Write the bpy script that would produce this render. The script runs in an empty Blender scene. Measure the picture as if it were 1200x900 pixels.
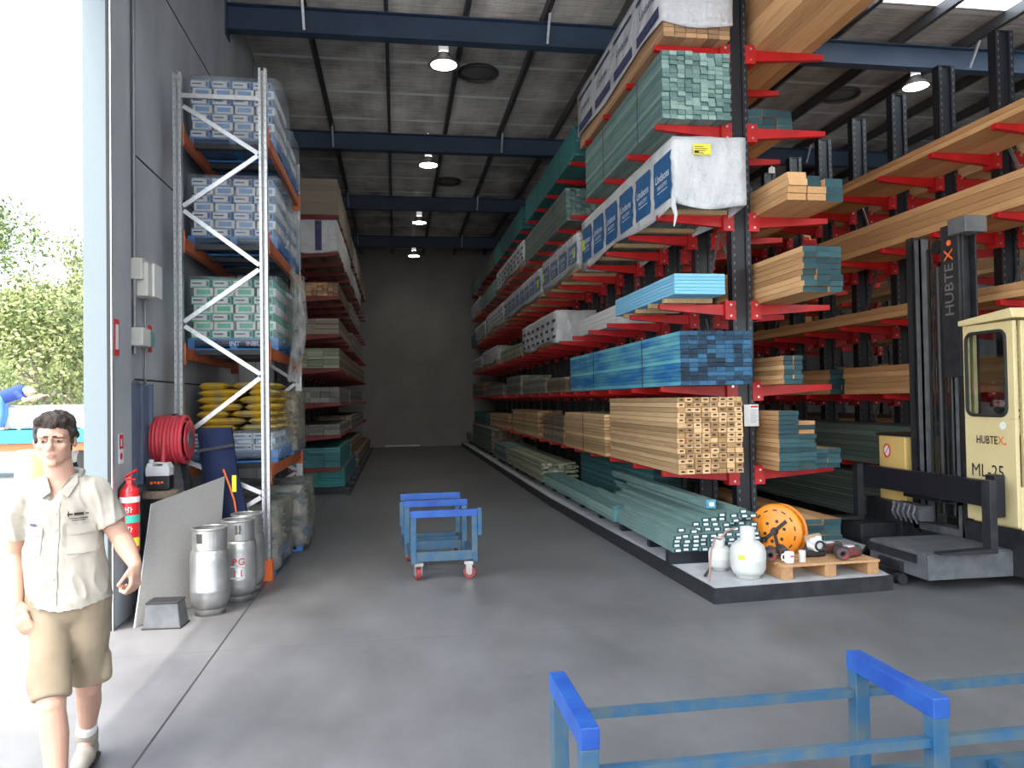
import bpy, bmesh, math, random
from mathutils import Vector, Matrix, noise
random.seed(7)
COL = bpy.context.scene.collection
PI = math.pi

# ------------------------------------------------------------------ materials
def newmat(name):
    m = bpy.data.materials.new(name); m.use_nodes = True
    nt = m.node_tree; b = nt.nodes['Principled BSDF']
    return m, nt, b

def pm(name, col, rough=.6, metal=0., col2=None, nscale=4., stretch=(1, 1, 1), lo=.35, hi=.65,
       bump=0., bscale=40., island=0., emit=None, es=0., spec=.5, coat=0., detail=6., bdist=.02):
    m, nt, b = newmat(name); N = nt.nodes; L = nt.links
    b.inputs['Roughness'].default_value = rough; b.inputs['Metallic'].default_value = metal
    b.inputs['Specular IOR Level'].default_value = spec; b.inputs['Coat Weight'].default_value = coat
    c = (*col, 1)
    b.inputs['Base Color'].default_value = c
    out = None
    tc = N.new('ShaderNodeTexCoord'); mp = N.new('ShaderNodeMapping'); mp.inputs['Scale'].default_value = stretch
    L.new(tc.outputs['Object'], mp.inputs['Vector'])
    if col2:
        nz = N.new('ShaderNodeTexNoise'); nz.inputs['Scale'].default_value = nscale; nz.inputs['Detail'].default_value = detail
        L.new(mp.outputs[0], nz.inputs['Vector'])
        rp = N.new('ShaderNodeValToRGB'); rp.color_ramp.elements[0].position = lo; rp.color_ramp.elements[1].position = hi
        rp.color_ramp.elements[0].color = c; rp.color_ramp.elements[1].color = (*col2, 1)
        if island:
            g0 = N.new('ShaderNodeNewGeometry'); ma = N.new('ShaderNodeMath'); ma.operation = 'MULTIPLY_ADD'; ma.inputs[1].default_value = min(.9, island * 1.6); ma.inputs[2].default_value = -min(.9, island * 1.6) / 2
            L.new(g0.outputs['Random Per Island'], ma.inputs[0]); ad = N.new('ShaderNodeMath'); ad.operation = 'ADD'; L.new(ma.outputs[0], ad.inputs[0]); L.new(nz.outputs['Fac'], ad.inputs[1]); L.new(ad.outputs[0], rp.inputs['Fac'])
        else: L.new(nz.outputs['Fac'], rp.inputs['Fac'])
        out = rp.outputs['Color']
    if island:
        g = N.new('ShaderNodeNewGeometry'); mr = N.new('ShaderNodeMapRange')
        mr.inputs['To Min'].default_value = 1 - island; mr.inputs['To Max'].default_value = 1 + island * .6
        L.new(g.outputs['Random Per Island'], mr.inputs['Value'])
        mx = N.new('ShaderNodeMix'); mx.data_type = 'RGBA'; mx.blend_type = 'MULTIPLY'; mx.inputs['Factor'].default_value = 1
        cb = N.new('ShaderNodeCombineColor')
        for i in range(3): L.new(mr.outputs[0], cb.inputs[i])
        if out: L.new(out, mx.inputs['A'])
        else: mx.inputs['A'].default_value = c
        L.new(cb.outputs[0], mx.inputs['B']); out = mx.outputs['Result']
    if out: L.new(out, b.inputs['Base Color'])
    if bump:
        n2 = N.new('ShaderNodeTexNoise'); n2.inputs['Scale'].default_value = bscale; n2.inputs['Detail'].default_value = 4
        L.new(mp.outputs[0], n2.inputs['Vector'])
        bp = N.new('ShaderNodeBump'); bp.inputs['Strength'].default_value = bump; bp.inputs['Distance'].default_value = bdist
        L.new(n2.outputs['Fac'], bp.inputs['Height']); L.new(bp.outputs[0], b.inputs['Normal'])
    if emit:
        b.inputs['Emission Color'].default_value = (*emit, 1); b.inputs['Emission Strength'].default_value = es
    return m

def timber(name, c1, c2, island=.22, rough=.75):
    return pm(name, c1, rough, col2=c2, nscale=3., stretch=(14, .8, 14), lo=.3, hi=.7, island=island, bump=.15, bscale=6)

M = {}
M['pine'] = timber('pine', (.46, .29, .14), (.60, .41, .22), .28)
M['pine_end'] = timber('pine_end', (.52, .30, .13), (.70, .46, .24), .4)
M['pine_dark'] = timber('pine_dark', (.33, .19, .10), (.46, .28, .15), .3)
M['oregon'] = timber('oregon', (.52, .27, .11), (.64, .38, .18), .25)
M['old_pine'] = timber('old_pine', (.17, .125, .085), (.28, .21, .15), .3)
M['teal'] = timber('teal_timber', (.10, .22, .22), (.22, .33, .29), .25)
M['teal_dark'] = timber('teal_dark', (.04, .15, .17), (.07, .22, .23), .2)
M['teal_end'] = timber('teal_end', (.13, .25, .24), (.27, .40, .36), .3)
M['teal_paint'] = timber('teal_paint', (.014, .055, .07), (.028, .09, .105), .25)
M['teal_sheet'] = timber('teal_sheet', (.03, .20, .20), (.05, .27, .26), .1)
M['blue'] = pm('blue_timber', (.012, .17, .46), .75, col2=(.14, .46, .52), nscale=1.6, stretch=(5, .9, 5), lo=.3, hi=.62, island=.2, bump=.15, bscale=6)
M['blue_end'] = timber('blue_end', (.010, .03, .06), (.03, .11, .21), .42)
M['olive'] = timber('olive_timber', (.24, .27, .18), (.37, .38, .27), .25)
M['grey_green'] = timber('grey_green', (.10, .15, .13), (.16, .21, .18), .2)
M['grey_timber'] = timber('grey_timber', (.15, .145, .13), (.25, .235, .21), .25)
M['mdf'] = timber('mdf_sheet', (.25, .205, .165), (.31, .26, .21), .1)
M['foam'] = pm('blue_foam', (.22, .56, .80), .8, island=.06)
M['whiteboard'] = pm('white_board', (.72, .72, .72), .7, island=.06)
M['stamp'] = pm('dark_stamp', (.025, .018, .015), .8)
M['label'] = pm('white_label', (.82, .84, .84), .6)
M['red'] = pm('rack_red', (.62, .012, .015), .38, col2=(.42, .010, .012), nscale=3)
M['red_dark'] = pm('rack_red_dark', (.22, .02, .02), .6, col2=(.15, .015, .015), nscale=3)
M['rackblack'] = pm('rack_black', (.012, .014, .02), .35, bump=.05)
M['slot'] = pm('rack_slot', (.16, .17, .19), .6)
M['bolt'] = pm('bolt_zinc', (.75, .75, .72), .3, .9)
M['galv'] = pm('galvanised', (.62, .64, .66), .38, .75, col2=(.50, .52, .54), nscale=25)
M['galv_dark'] = pm('galvanised_dark', (.30, .31, .32), .5, .7)
M['orange'] = pm('rack_orange', (.55, .13, .04), .5, col2=(.38, .09, .035), nscale=8)
M['beamblue'] = pm('beam_blue', (.035, .062, .11), .5, col2=(.028, .05, .09), nscale=2)
M['purlin'] = pm('purlin_steel', (.10, .10, .11), .5, .5)
M['tblue'] = pm('trolley_blue', (.01, .055, .30), .42, col2=(.02, .10, .36), nscale=6, bump=.08)
M['tblue_worn'] = pm('trolley_blue_worn', (.015, .09, .19), .5, col2=(.08, .12, .135), nscale=9, lo=.38, hi=.68)
M['wrap'] = pm('white_wrap', (.52, .54, .57), .45, col2=(.64, .66, .68), nscale=2.5, bump=1., bscale=3.5, bdist=.09)
M['printblue'] = pm('print_blue', (.004, .085, .24), .5, col2=(.008, .12, .32), nscale=20)
M['printnavy'] = pm('print_navy', (.02, .03, .10), .6, col2=(.06, .07, .16), nscale=12)
M['printwhite'] = pm('print_white', (.8, .84, .9), .6)
M['yellow'] = pm('label_yellow', (.85, .75, .05), .6)
M['lime'] = pm('label_lime', (.55, .75, .05), .6)
M['strap'] = pm('strap_dark', (.03, .04, .05), .5)
M['black'] = pm('black_plastic', (.015, .015, .017), .45)
M['rubber'] = pm('rubber', (.02, .02, .02), .8)
M['steel_dark'] = pm('dark_steel', (.022, .024, .028), .5, .3, col2=(.04, .042, .045), nscale=10)
M['forkgrey'] = pm('forklift_grey', (.085, .095, .105), .5, col2=(.14, .145, .15), nscale=8, bump=.1)
M['cream'] = pm('forklift_cream', (.74, .62, .33), .42, col2=(.68, .56, .29), nscale=3)
M['battyellow'] = pm('battery_yellow', (.72, .50, .17), .5)
M['redsign'] = pm('sign_red', (.7, .02, .03), .5)
M['orangemark'] = pm('mark_orange', (.85, .16, .03), .5)
M['reel'] = pm('reel_orange', (.95, .30, .02), .35, col2=(.85, .24, .015), nscale=4)
M['gaswhite'] = pm('gas_white', (.70, .71, .68), .4, col2=(.62, .63, .60), nscale=6)
M['palletwood'] = timber('pallet_wood', (.50, .26, .11), (.62, .36, .18), .25)
M['palletblue'] = pm('pallet_blue', (.04, .16, .42), .6, col2=(.06, .22, .50), nscale=8)
M['carton'] = pm('carton_brown', (.42, .30, .19), .8)
M['cartonw'] = pm('carton_white', (.74, .72, .68), .7, island=.15)
M['cartonb'] = pm('carton_blue', (.20, .36, .62), .7, island=.2)
M['cartong'] = pm('carton_green', (.10, .52, .32), .7)
M['bagyellow'] = pm('bag_yellow', (.66, .42, .03), .6, col2=(.42, .35, .18), nscale=6, lo=.45, hi=.6)
M['baggreen'] = pm('bag_green', (.50, .58, .52), .6, col2=(.06, .22, .14), nscale=7)
M['bagblue'] = pm('bag_blue', (.45, .55, .62), .6, col2=(.08, .18, .32), nscale=7)
M['navy'] = pm('navy_fabric', (.008, .018, .065), .85, bump=.2, bscale=30)
M['gasalu'] = pm('cylinder_alu', (.55, .55, .54), .36, .75, col2=(.38, .38, .37), nscale=5, bump=.08, bscale=12)
M['extred'] = pm('extinguisher_red', (.65, .015, .02), .25, coat=.5)
M['wheelred'] = pm('wheel_red', (.35, .035, .04), .6, col2=(.22, .04, .04), nscale=12)
M['hosered'] = pm('hose_red', (.60, .05, .07), .5)
M['plaster'] = pm('grey_board', (.36, .35, .33), .8, col2=(.40, .39, .37), nscale=60)
M['greenlab'] = pm('label_green', (.05, .45, .35), .6)
M['skin'] = pm('skin', (.50, .28, .20), .5, col2=(.55, .33, .24), nscale=7)
M['lips'] = pm('lips', (.44, .22, .17), .5)
M['eyewhite'] = pm('eye_white', (.42, .40, .38), .3)
M['eye'] = pm('eye_dark', (.03, .02, .015), .3)
M['hair'] = pm('hair_brown', (.025, .016, .012), .6, col2=(.05, .035, .025), nscale=30, stretch=(4, 4, 1), bump=.6, bscale=60)
M['shirt'] = pm('shirt_khaki', (.35, .325, .275), .9, col2=(.41, .385, .33), nscale=8, bump=.25, bscale=9)
M['shorts'] = pm('shorts_khaki', (.25, .195, .13), .9, col2=(.30, .24, .165), nscale=8, bump=.25, bscale=10)
M['sock'] = pm('sock_white', (.8, .8, .78), .9)
M['boot'] = pm('boot_grey', (.23, .20, .17), .8, col2=(.33, .30, .26), nscale=10)
M['jeans'] = pm('jeans_blue', (.12, .28, .55), .9)
M['navyshirt'] = pm('navy_shirt', (.02, .05, .22), .9)
M['cap'] = pm('cap_white', (.8, .75, .78), .8)
M['leaf'] = pm('leaf_green', (.07, .12, .02), .6, col2=(.16, .22, .05), nscale=.8, island=.35)
M['leaf2'] = pm('leaf_pale', (.14, .19, .05), .6, col2=(.30, .33, .12), nscale=.8, island=.35)
M['bark'] = pm('bark', (.20, .16, .13), .9)
M['truckteal'] = pm('truck_teal', (.03, .30, .36), .6)
M['truckorange'] = pm('truck_orange', (.55, .16, .06), .6)
M['boll_y'] = pm('bollard_yellow', (.85, .80, .25), .5)
M['doorblue'] = pm('steel_blue_grey', (.09, .13, .20), .5, col2=(.12, .16, .23), nscale=3)
M['ventpipe'] = pm('lamp_white', (.75, .76, .78), .4)
M['bulb'] = pm('lamp_bulb', (1, 1, 1), .5, emit=(1., .93, .86), es=26.)
M['alum'] = pm('reflector_alu', (.45, .44, .43), .25, .6)
M['lampneck'] = pm('lamp_neck', (.8, .8, .82), .4, emit=(1, .98, .96), es=.35)  # faint emission stands in for light reflected off the lamp's neck
M['boxgrey'] = pm('switch_box', (.62, .62, .56), .5)
M['tealgrey'] = pm('cover_teal', (.12, .32, .32), .5)
M['paper'] = pm('crumpled_paper', (.68, .64, .58), .8)
M['wire'] = pm('mesh_wire', (.08, .08, .08), .5)
M['copper'] = pm('hose_pink', (.45, .27, .22), .6)
M['roll'] = pm('rubber_roll', (.075, .06, .06), .7, col2=(.30, .04, .04), nscale=9, lo=.55, hi=.62)

def film_mat(name, tint, dens=.3, rough=.22):
    m, nt, b = newmat(name); N = nt.nodes; L = nt.links
    out = N['Material Output']
    b.inputs['Base Color'].default_value = (*tint, 1); b.inputs['Roughness'].default_value = rough
    tr = N.new('ShaderNodeBsdfTransparent'); tr.inputs[0].default_value = (.92, .93, .94, 1)
    nz = N.new('ShaderNodeTexNoise'); nz.inputs['Scale'].default_value = 5; nz.inputs['Detail'].default_value = 8
    mr = N.new('ShaderNodeMapRange'); mr.inputs['From Min'].default_value = .35; mr.inputs['From Max'].default_value = .7
    mr.inputs['To Min'].default_value = dens * .4; mr.inputs['To Max'].default_value = min(.95, dens * 2.0)
    mix = N.new('ShaderNodeMixShader'); bp = N.new('ShaderNodeBump'); bp.inputs['Strength'].default_value = .9; bp.inputs['Distance'].default_value = .05
    tc = N.new('ShaderNodeTexCoord'); L.new(tc.outputs['Object'], nz.inputs['Vector'])
    L.new(nz.outputs['Fac'], mr.inputs['Value']); L.new(mr.outputs[0], mix.inputs['Fac'])
    L.new(nz.outputs['Fac'], bp.inputs['Height']); L.new(bp.outputs[0], b.inputs['Normal'])
    L.new(tr.outputs[0], mix.inputs[1]); L.new(b.outputs[0], mix.inputs[2]); L.new(mix.outputs[0], out.inputs['Surface'])
    return m
M['film'] = film_mat('stretch_film', (.60, .67, .74), .16)
M['film_gloss'] = film_mat('glossy_film', (.75, .77, .80), .2, .10)
M['film_heavy'] = film_mat('thick_film', (.55, .55, .52), .5)
M['film_dirty'] = film_mat('dusty_film', (.34, .31, .25), .5)

def glass_mat():
    m, nt, b = newmat('cab_glass'); N = nt.nodes; L = nt.links
    tr = N.new('ShaderNodeBsdfTransparent'); tr.inputs[0].default_value = (.75, .8, .8, 1)
    gl = N.new('ShaderNodeBsdfGlossy'); gl.inputs['Roughness'].default_value = .03
    mix = N.new('ShaderNodeMixShader'); mix.inputs['Fac'].default_value = .10
    L.new(tr.outputs[0], mix.inputs[1]); L.new(gl.outputs[0], mix.inputs[2]); L.new(mix.outputs[0], N['Material Output'].inputs['Surface'])
    return m
M['glass'] = glass_mat()

def sky_panel():
    m, nt, b = newmat('translucent_sheet'); N = nt.nodes; L = nt.links
    t = N.new('ShaderNodeBsdfTranslucent'); t.inputs[0].default_value = (.85, .9, .9, 1)
    L.new(t.outputs[0], N['Material Output'].inputs['Surface'])
    return m
M['skysheet'] = sky_panel()

def floor_mat():
    m, nt, b = newmat('polished_concrete'); N = nt.nodes; L = nt.links
    tc = N.new('ShaderNodeTexCoord')
    def nz(s, d, sc=(1, 1, 1)):
        mp = N.new('ShaderNodeMapping'); mp.inputs['Scale'].default_value = sc; L.new(tc.outputs['Object'], mp.inputs['Vector'])
        n = N.new('ShaderNodeTexNoise'); n.inputs['Scale'].default_value = s; n.inputs['Detail'].default_value = d; n.inputs['Roughness'].default_value = .65
        L.new(mp.outputs[0], n.inputs['Vector']); return n
    a = nz(.5, 8); c = nz(2.2, 10, (1, .5, 1)); d = nz(14, 6)
    r = N.new('ShaderNodeValToRGB'); r.color_ramp.elements[0].position = .3; r.color_ramp.elements[1].position = .7
    r.color_ramp.elements[0].color = (.088, .088, .09, 1); r.color_ramp.elements[1].color = (.205, .205, .21, 1)
    add = N.new('ShaderNodeMath'); add.operation = 'ADD'; ml = N.new('ShaderNodeMath'); ml.operation = 'MULTIPLY'; ml.inputs[1].default_value = .45
    ml2 = N.new('ShaderNodeMath'); ml2.operation = 'MULTIPLY'; ml2.inputs[1].default_value = .55
    L.new(a.outputs['Fac'], ml.inputs[0]); L.new(c.outputs['Fac'], ml2.inputs[0]); L.new(ml.outputs[0], add.inputs[0]); L.new(ml2.outputs[0], add.inputs[1])
    L.new(add.outputs[0], r.inputs['Fac'])
    # saw-cut joints: one running with the aisle, some across
    sp = N.new('ShaderNodeSeparateXYZ'); L.new(tc.outputs['Object'], sp.inputs[0])
    prev = None
    for axis, pos, w in (('X', -1.285, .007), ('Y', 5.62, .0015), ('Y', 14.5, .008), ('X', 5.6, .006), ('Y', -2.5, .006)):
        s = N.new('ShaderNodeMath'); s.operation = 'SUBTRACT'; s.inputs[1].default_value = pos; L.new(sp.outputs[axis], s.inputs[0])
        ab = N.new('ShaderNodeMath'); ab.operation = 'ABSOLUTE'; L.new(s.outputs[0], ab.inputs[0])
        lt = N.new('ShaderNodeMath'); lt.operation = 'LESS_THAN'; lt.inputs[1].default_value = w; L.new(ab.outputs[0], lt.inputs[0])
        if prev:
            mx = N.new('ShaderNodeMath'); mx.operation = 'MAXIMUM'; L.new(prev, mx.inputs[0]); L.new(lt.outputs[0], mx.inputs[1]); prev = mx.outputs[0]
        else: prev = lt.outputs[0]
    mx = N.new('ShaderNodeMix'); mx.data_type = 'RGBA'; L.new(prev, mx.inputs['Factor']); L.new(r.outputs[0], mx.inputs['A']); mx.inputs['B'].default_value = (.03, .03, .03, 1)
    L.new(mx.outputs['Result'], b.inputs['Base Color'])
    rr = N.new('ShaderNodeMapRange'); rr.inputs['To Min'].default_value = .34; rr.inputs['To Max'].default_value = .6
    L.new(c.outputs['Fac'], rr.inputs['Value']); L.new(rr.outputs[0], b.inputs['Roughness'])
    bp = N.new('ShaderNodeBump'); bp.inputs['Strength'].default_value = .08; L.new(d.outputs['Fac'], bp.inputs['Height']); L.new(bp.outputs[0], b.inputs['Normal'])
    return m
M['floor'] = floor_mat()
M['ground'] = pm('yard_concrete', (.50, .49, .47), .85, col2=(.56, .55, .53), nscale=1.5)
M['concrete'] = pm('precast_concrete', (.36, .38, .41), .85, col2=(.48, .50, .53), nscale=1.4, bump=.1, bscale=12, stretch=(1, 1, .5))
M['backconcrete'] = pm('back_wall_block', (.27, .26, .245), .85, col2=(.32, .305, .29), nscale=1.0)
M['plinth'] = pm('plinth_concrete', (.46, .47, .48), .75, col2=(.56, .57, .58), nscale=6)
M['jamb'] = pm('jamb_steel', (.17, .215, .235), .6)
M['seal'] = pm('seal_black', (.02, .022, .022), .7)

def foil_mat():
    m, nt, b = newmat('roof_foil'); N = nt.nodes; L = nt.links
    b.inputs['Metallic'].default_value = .42; b.inputs['Roughness'].default_value = .24
    tc = N.new('ShaderNodeTexCoord'); mp = N.new('ShaderNodeMapping'); mp.inputs['Scale'].default_value = (.9, 13, 1)
    L.new(tc.outputs['Object'], mp.inputs['Vector'])
    n = N.new('ShaderNodeTexNoise'); n.inputs['Scale'].default_value = 2.0; n.inputs['Detail'].default_value = 8; n.inputs['Roughness'].default_value = .7
    L.new(mp.outputs[0], n.inputs['Vector'])
    r = N.new('ShaderNodeValToRGB'); r.color_ramp.elements[0].position = .3; r.color_ramp.elements[1].position = .75
    r.color_ramp.elements[0].color = (.36, .33, .30, 1); r.color_ramp.elements[1].color = (1., .96, .90, 1)  # patchy specular glints of the rippled foil put into its colour
    mpb = N.new('ShaderNodeMapping'); mpb.inputs['Scale'].default_value = (1.3, .8, 1); L.new(tc.outputs['Object'], mpb.inputs['Vector'])
    nb = N.new('ShaderNodeTexNoise'); nb.inputs['Scale'].default_value = 1.1; nb.inputs['Detail'].default_value = 5; L.new(mpb.outputs[0], nb.inputs['Vector'])
    av = N.new('ShaderNodeMath'); av.operation = 'MULTIPLY_ADD'; av.inputs[1].default_value = .9; L.new(nb.outputs['Fac'], av.inputs[0])
    hf = N.new('ShaderNodeMath'); hf.operation = 'MULTIPLY_ADD'; hf.inputs[1].default_value = .6; hf.inputs[2].default_value = -.25; L.new(n.outputs['Fac'], hf.inputs[0]); L.new(hf.outputs[0], av.inputs[2])
    L.new(av.outputs[0], r.inputs['Fac'])
    # safety mesh under the foil: fine dark grid
    sp = N.new('ShaderNodeSeparateXYZ'); L.new(tc.outputs['Object'], sp.inputs[0]); fac = None
    for ax, per, w in (('X', .15, .06), ('Y', .15, .10), ('Y', 1.35, .075)):
        dv = N.new('ShaderNodeMath'); dv.operation = 'DIVIDE'; dv.inputs[1].default_value = per; L.new(sp.outputs[ax], dv.inputs[0])
        fr = N.new('ShaderNodeMath'); fr.operation = 'FRACT'; L.new(dv.outputs[0], fr.inputs[0])
        lt = N.new('ShaderNodeMath'); lt.operation = 'LESS_THAN'; lt.inputs[1].default_value = w; L.new(fr.outputs[0], lt.inputs[0])
        if per < 1:
            if fac is None: fac = lt.outputs[0]
            else:
                mm = N.new('ShaderNodeMath'); mm.operation = 'MAXIMUM'; L.new(fac, mm.inputs[0]); L.new(lt.outputs[0], mm.inputs[1]); fac = mm.outputs[0]
        else: lap = lt.outputs[0]
    sc = N.new('ShaderNodeMath'); sc.operation = 'MULTIPLY'; sc.inputs[1].default_value = .22; L.new(fac, sc.inputs[0])
    mx = N.new('ShaderNodeMix'); mx.data_type = 'RGBA'; L.new(sc.outputs[0], mx.inputs['Factor']); L.new(r.outputs[0], mx.inputs['A']); mx.inputs['B'].default_value = (.10, .09, .08, 1)
    mx2 = N.new('ShaderNodeMix'); mx2.data_type = 'RGBA'; L.new(lap, mx2.inputs['Factor']); L.new(mx.outputs['Result'], mx2.inputs['A']); mx2.inputs['B'].default_value = (.85, .85, .84, 1)
    L.new(mx2.outputs['Result'], b.inputs['Base Color'])
    bp = N.new('ShaderNodeBump'); bp.inputs['Strength'].default_value = 1.; bp.inputs['Distance'].default_value = .12
    L.new(n.outputs['Fac'], bp.inputs['Height']); L.new(bp.outputs[0], b.inputs['Normal'])
    return m
M['foil'] = foil_mat()

# ------------------------------------------------------------------ geometry helper
ORG = {}
class MB:
    def __init__(s): s.v = []; s.f = []; s.m = []; s.sm = []
    def add(s, vs, fs, mat=0, smooth=False, X=None):
        o = len(s.v)
        s.v += [tuple(X @ Vector(p)) if X is not None else tuple(p) for p in vs]
        for i, f in enumerate(fs):
            s.f.append(tuple(o + k for k in f)); s.m.append(mat[i] if isinstance(mat, (list, tuple)) else mat); s.sm.append(smooth)
        return s
    def box(s, x0, x1, y0, y1, z0, z1, mat=0, end=None, X=None, top=None):
        vs = [(x0, y0, z0), (x1, y0, z0), (x1, y1, z0), (x0, y1, z0), (x0, y0, z1), (x1, y0, z1), (x1, y1, z1), (x0, y1, z1)]
        fs = [(0, 3, 2, 1), (4, 5, 6, 7), (0, 1, 5, 4), (1, 2, 6, 5), (2, 3, 7, 6), (3, 0, 4, 7)]
        e = mat if end is None else end; t = mat if top is None else top
        return s.add(vs, fs, [mat, t, e, mat, e, mat], False, X)
    def bar(s, p0, p1, w, h, mat=0, up=(0, 0, 1)):
        p0 = Vector(p0); p1 = Vector(p1); d = p1 - p0; L = d.length; d.normalize(); up = Vector(up)
        if abs(d.dot(up)) > .98: up = Vector((0, 1, 0))
        x = d.cross(up).normalized(); z = x.cross(d)
        X = Matrix(((x.x, d.x, z.x, p0.x), (x.y, d.y, z.y, p0.y), (x.z, d.z, z.z, p0.z), (0, 0, 0, 1)))
        return s.box(-w / 2, w / 2, 0, L, -h / 2, h / 2, mat, X=X)
    def cone(s, p0, p1, r0, r1, n=16, mat=0, caps=True, smooth=True):
        p0 = Vector(p0); p1 = Vector(p1); d = (p1 - p0).normalized(); u = d.orthogonal().normalized(); w = d.cross(u)
        a = [p0 + (u * math.cos(2 * PI * i / n) + w * math.sin(2 * PI * i / n)) * r0 for i in range(n)]
        b = [p1 + (u * math.cos(2 * PI * i / n) + w * math.sin(2 * PI * i / n)) * r1 for i in range(n)]
        fs = [(i, (i + 1) % n, n + (i + 1) % n, n + i) for i in range(n)]
        s.add(a + b, fs, mat, smooth)
        if caps: s.add(a, [tuple(range(n))[::-1]], mat); s.add(b, [tuple(range(n))], mat)
        return s
    def tube(s, pts, r, n=8, mat=0, closed=False):
        pts = [Vector(p) for p in pts]; rings = []; k = len(pts); u = None
        for i, p in enumerate(pts):
            if closed: t = pts[(i + 1) % k] - pts[i - 1]
            else: t = (pts[min(i + 1, k - 1)] - pts[max(i - 1, 0)])
            t.normalize()
            u = t.orthogonal().normalized() if u is None else (u - t * u.dot(t)).normalized()
            w = t.cross(u); rr = r[i] if isinstance(r, (list, tuple)) else r
            rings.append([p + (u * math.cos(2 * PI * j / n) + w * math.sin(2 * PI * j / n)) * rr for j in range(n)])
        vs = [v for g in rings for v in g]; fs = []
        for i in range(k if closed else k - 1):
            a = i * n; b = ((i + 1) % k) * n
            fs += [(a + j, a + (j + 1) % n, b + (j + 1) % n, b + j) for j in range(n)]
        s.add(vs, fs, mat, True)
        if not closed: s.add(rings[0], [tuple(range(n))[::-1]], mat); s.add(rings[-1], [tuple(range(n))], mat)
        return s
    def lathe(s, prof, n=24, mat=0, X=None):
        vs = []; fs = []
        for r, z in prof: vs += [(r * math.cos(2 * PI * i / n), r * math.sin(2 * PI * i / n), z) for i in range(n)]
        for k in range(len(prof) - 1):
            a = k * n; b = a + n
            fs += [(a + i, a + (i + 1) % n, b + (i + 1) % n, b + i) for i in range(n)]
        s.add(vs, fs, mat, True, X)
        if prof[0][0] > 1e-4: s.add(vs[:n], [tuple(range(n))[::-1]], mat, False, X)
        if prof[-1][0] > 1e-4: s.add(vs[-n:], [tuple(range(n))], mat, False, X)
        return s
    def prism(s, poly, axis, a, b, mat=0):
        n = len(poly)
        def P(q, t):
            if axis == 'x': return (t, q[0], q[1])
            if axis == 'y': return (q[0], t, q[1])
            return (q[0], q[1], t)
        vs = [P(q, a) for q in poly] + [P(q, b) for q in poly]
        fs = [tuple(range(n))[::-1], tuple(range(n, 2 * n))] + [(i, (i + 1) % n, n + (i + 1) % n, n + i) for i in range(n)]
        return s.add(vs, fs, mat)
    def build(s, name, mats, parent=None, local=False, bevel=0, fixn=True, base=True):
        me = bpy.data.meshes.new(name)
        if parent is not None and not local:
            o = ORG[parent.name]; vs = [(p[0] - o[0], p[1] - o[1], p[2] - o[2]) for p in s.v]
        elif parent is None and not local and base and s.v:
            xs = [p[0] for p in s.v]; ys = [p[1] for p in s.v]; zs = [p[2] for p in s.v]
            o = ((min(xs) + max(xs)) / 2, (min(ys) + max(ys)) / 2, min(zs)); vs = [(p[0] - o[0], p[1] - o[1], p[2] - o[2]) for p in s.v]
        else: vs = s.v; o = None
        me.from_pydata(vs, [], s.f)
        for m in (mats if isinstance(mats, (list, tuple)) else [mats]): me.materials.append(M[m] if isinstance(m, str) else m)
        me.polygons.foreach_set('material_index', s.m); me.polygons.foreach_set('use_smooth', s.sm)
        if fixn:
            bm = bmesh.new(); bm.from_mesh(me); bmesh.ops.recalc_face_normals(bm, faces=bm.faces); bm.to_mesh(me); bm.free()
        me.update()
        ob = bpy.data.objects.new(name, me); COL.objects.link(ob)
        if parent is not None:
            ob.parent = parent
            ORG[ob.name] = ORG.get(parent.name, (0, 0, 0))
        elif o is not None and not local:
            ob.location = o; ORG[ob.name] = o
        if bevel:
            md = ob.modifiers.new('bevel', 'BEVEL'); md.width = bevel; md.segments = 2; md.limit_method = 'ANGLE'
        return ob

def tag(o, label=None, cat=None, group=None, kind=None):
    if label: o['label'] = label
    if cat: o['category'] = cat
    if group: o['group'] = group
    if kind: o['kind'] = kind
    return o
def T(name, label, cat, loc, rz=0, group=None):
    o = bpy.data.objects.new(name, None); COL.objects.link(o); o.location = loc; o.rotation_euler = (0, 0, rz)
    o.empty_display_size = .1; ORG[o.name] = tuple(loc)
    return tag(o, label, cat, group)
def kids(o): return [c for c in list(COL.objects) if c.parent == o]
def copy_tree(o, parent=None):
    c = o.copy(); COL.objects.link(c)
    if parent is not None: c.parent = parent
    for ch in list(o.children): copy_tree(ch, c)
    return c
def struct(mb, name, mats, **k): return tag(mb.build(name, mats, **k), kind='structure')

TXC = {}
def text_mb(mb, s, size, X, mat=0, depth=.001, sx=1., align='CENTER'):
    """lettering as mesh; X maps text plane to place"""
    key = (s, align)
    if key not in TXC:
        cu = bpy.data.curves.new('txt', 'FONT'); cu.body = s; cu.size = 1; cu.align_x = align; cu.align_y = 'CENTER'; cu.resolution_u = 2; cu.offset = 0 if 'M' in s else .007
        ob = bpy.data.objects.new('txt', cu); COL.objects.link(ob)
        dg = bpy.context.evaluated_depsgraph_get(); me = ob.evaluated_get(dg).to_mesh()
        TXC[key] = ([tuple(v.co) for v in me.vertices], [tuple(p.vertices) for p in me.polygons])
        ob.evaluated_get(dg).to_mesh_clear(); bpy.data.objects.remove(ob); bpy.data.curves.remove(cu)
    vs, fs = TXC[key]
    mb.add([(v[0] * size * sx, v[1] * size, depth) for v in vs], fs, mat, False, X)
def face_negx(x, y, z):   # plane seen from -X, reading towards -Y
    return Matrix(((0, 0, -1, x), (-1, 0, 0, y), (0, 1, 0, z), (0, 0, 0, 1)))
def face_negy(x, y, z):   # plane seen from -Y
    return Matrix(((1, 0, 0, x), (0, 0, -1, y), (0, 1, 0, z), (0, 0, 0, 1)))
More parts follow.
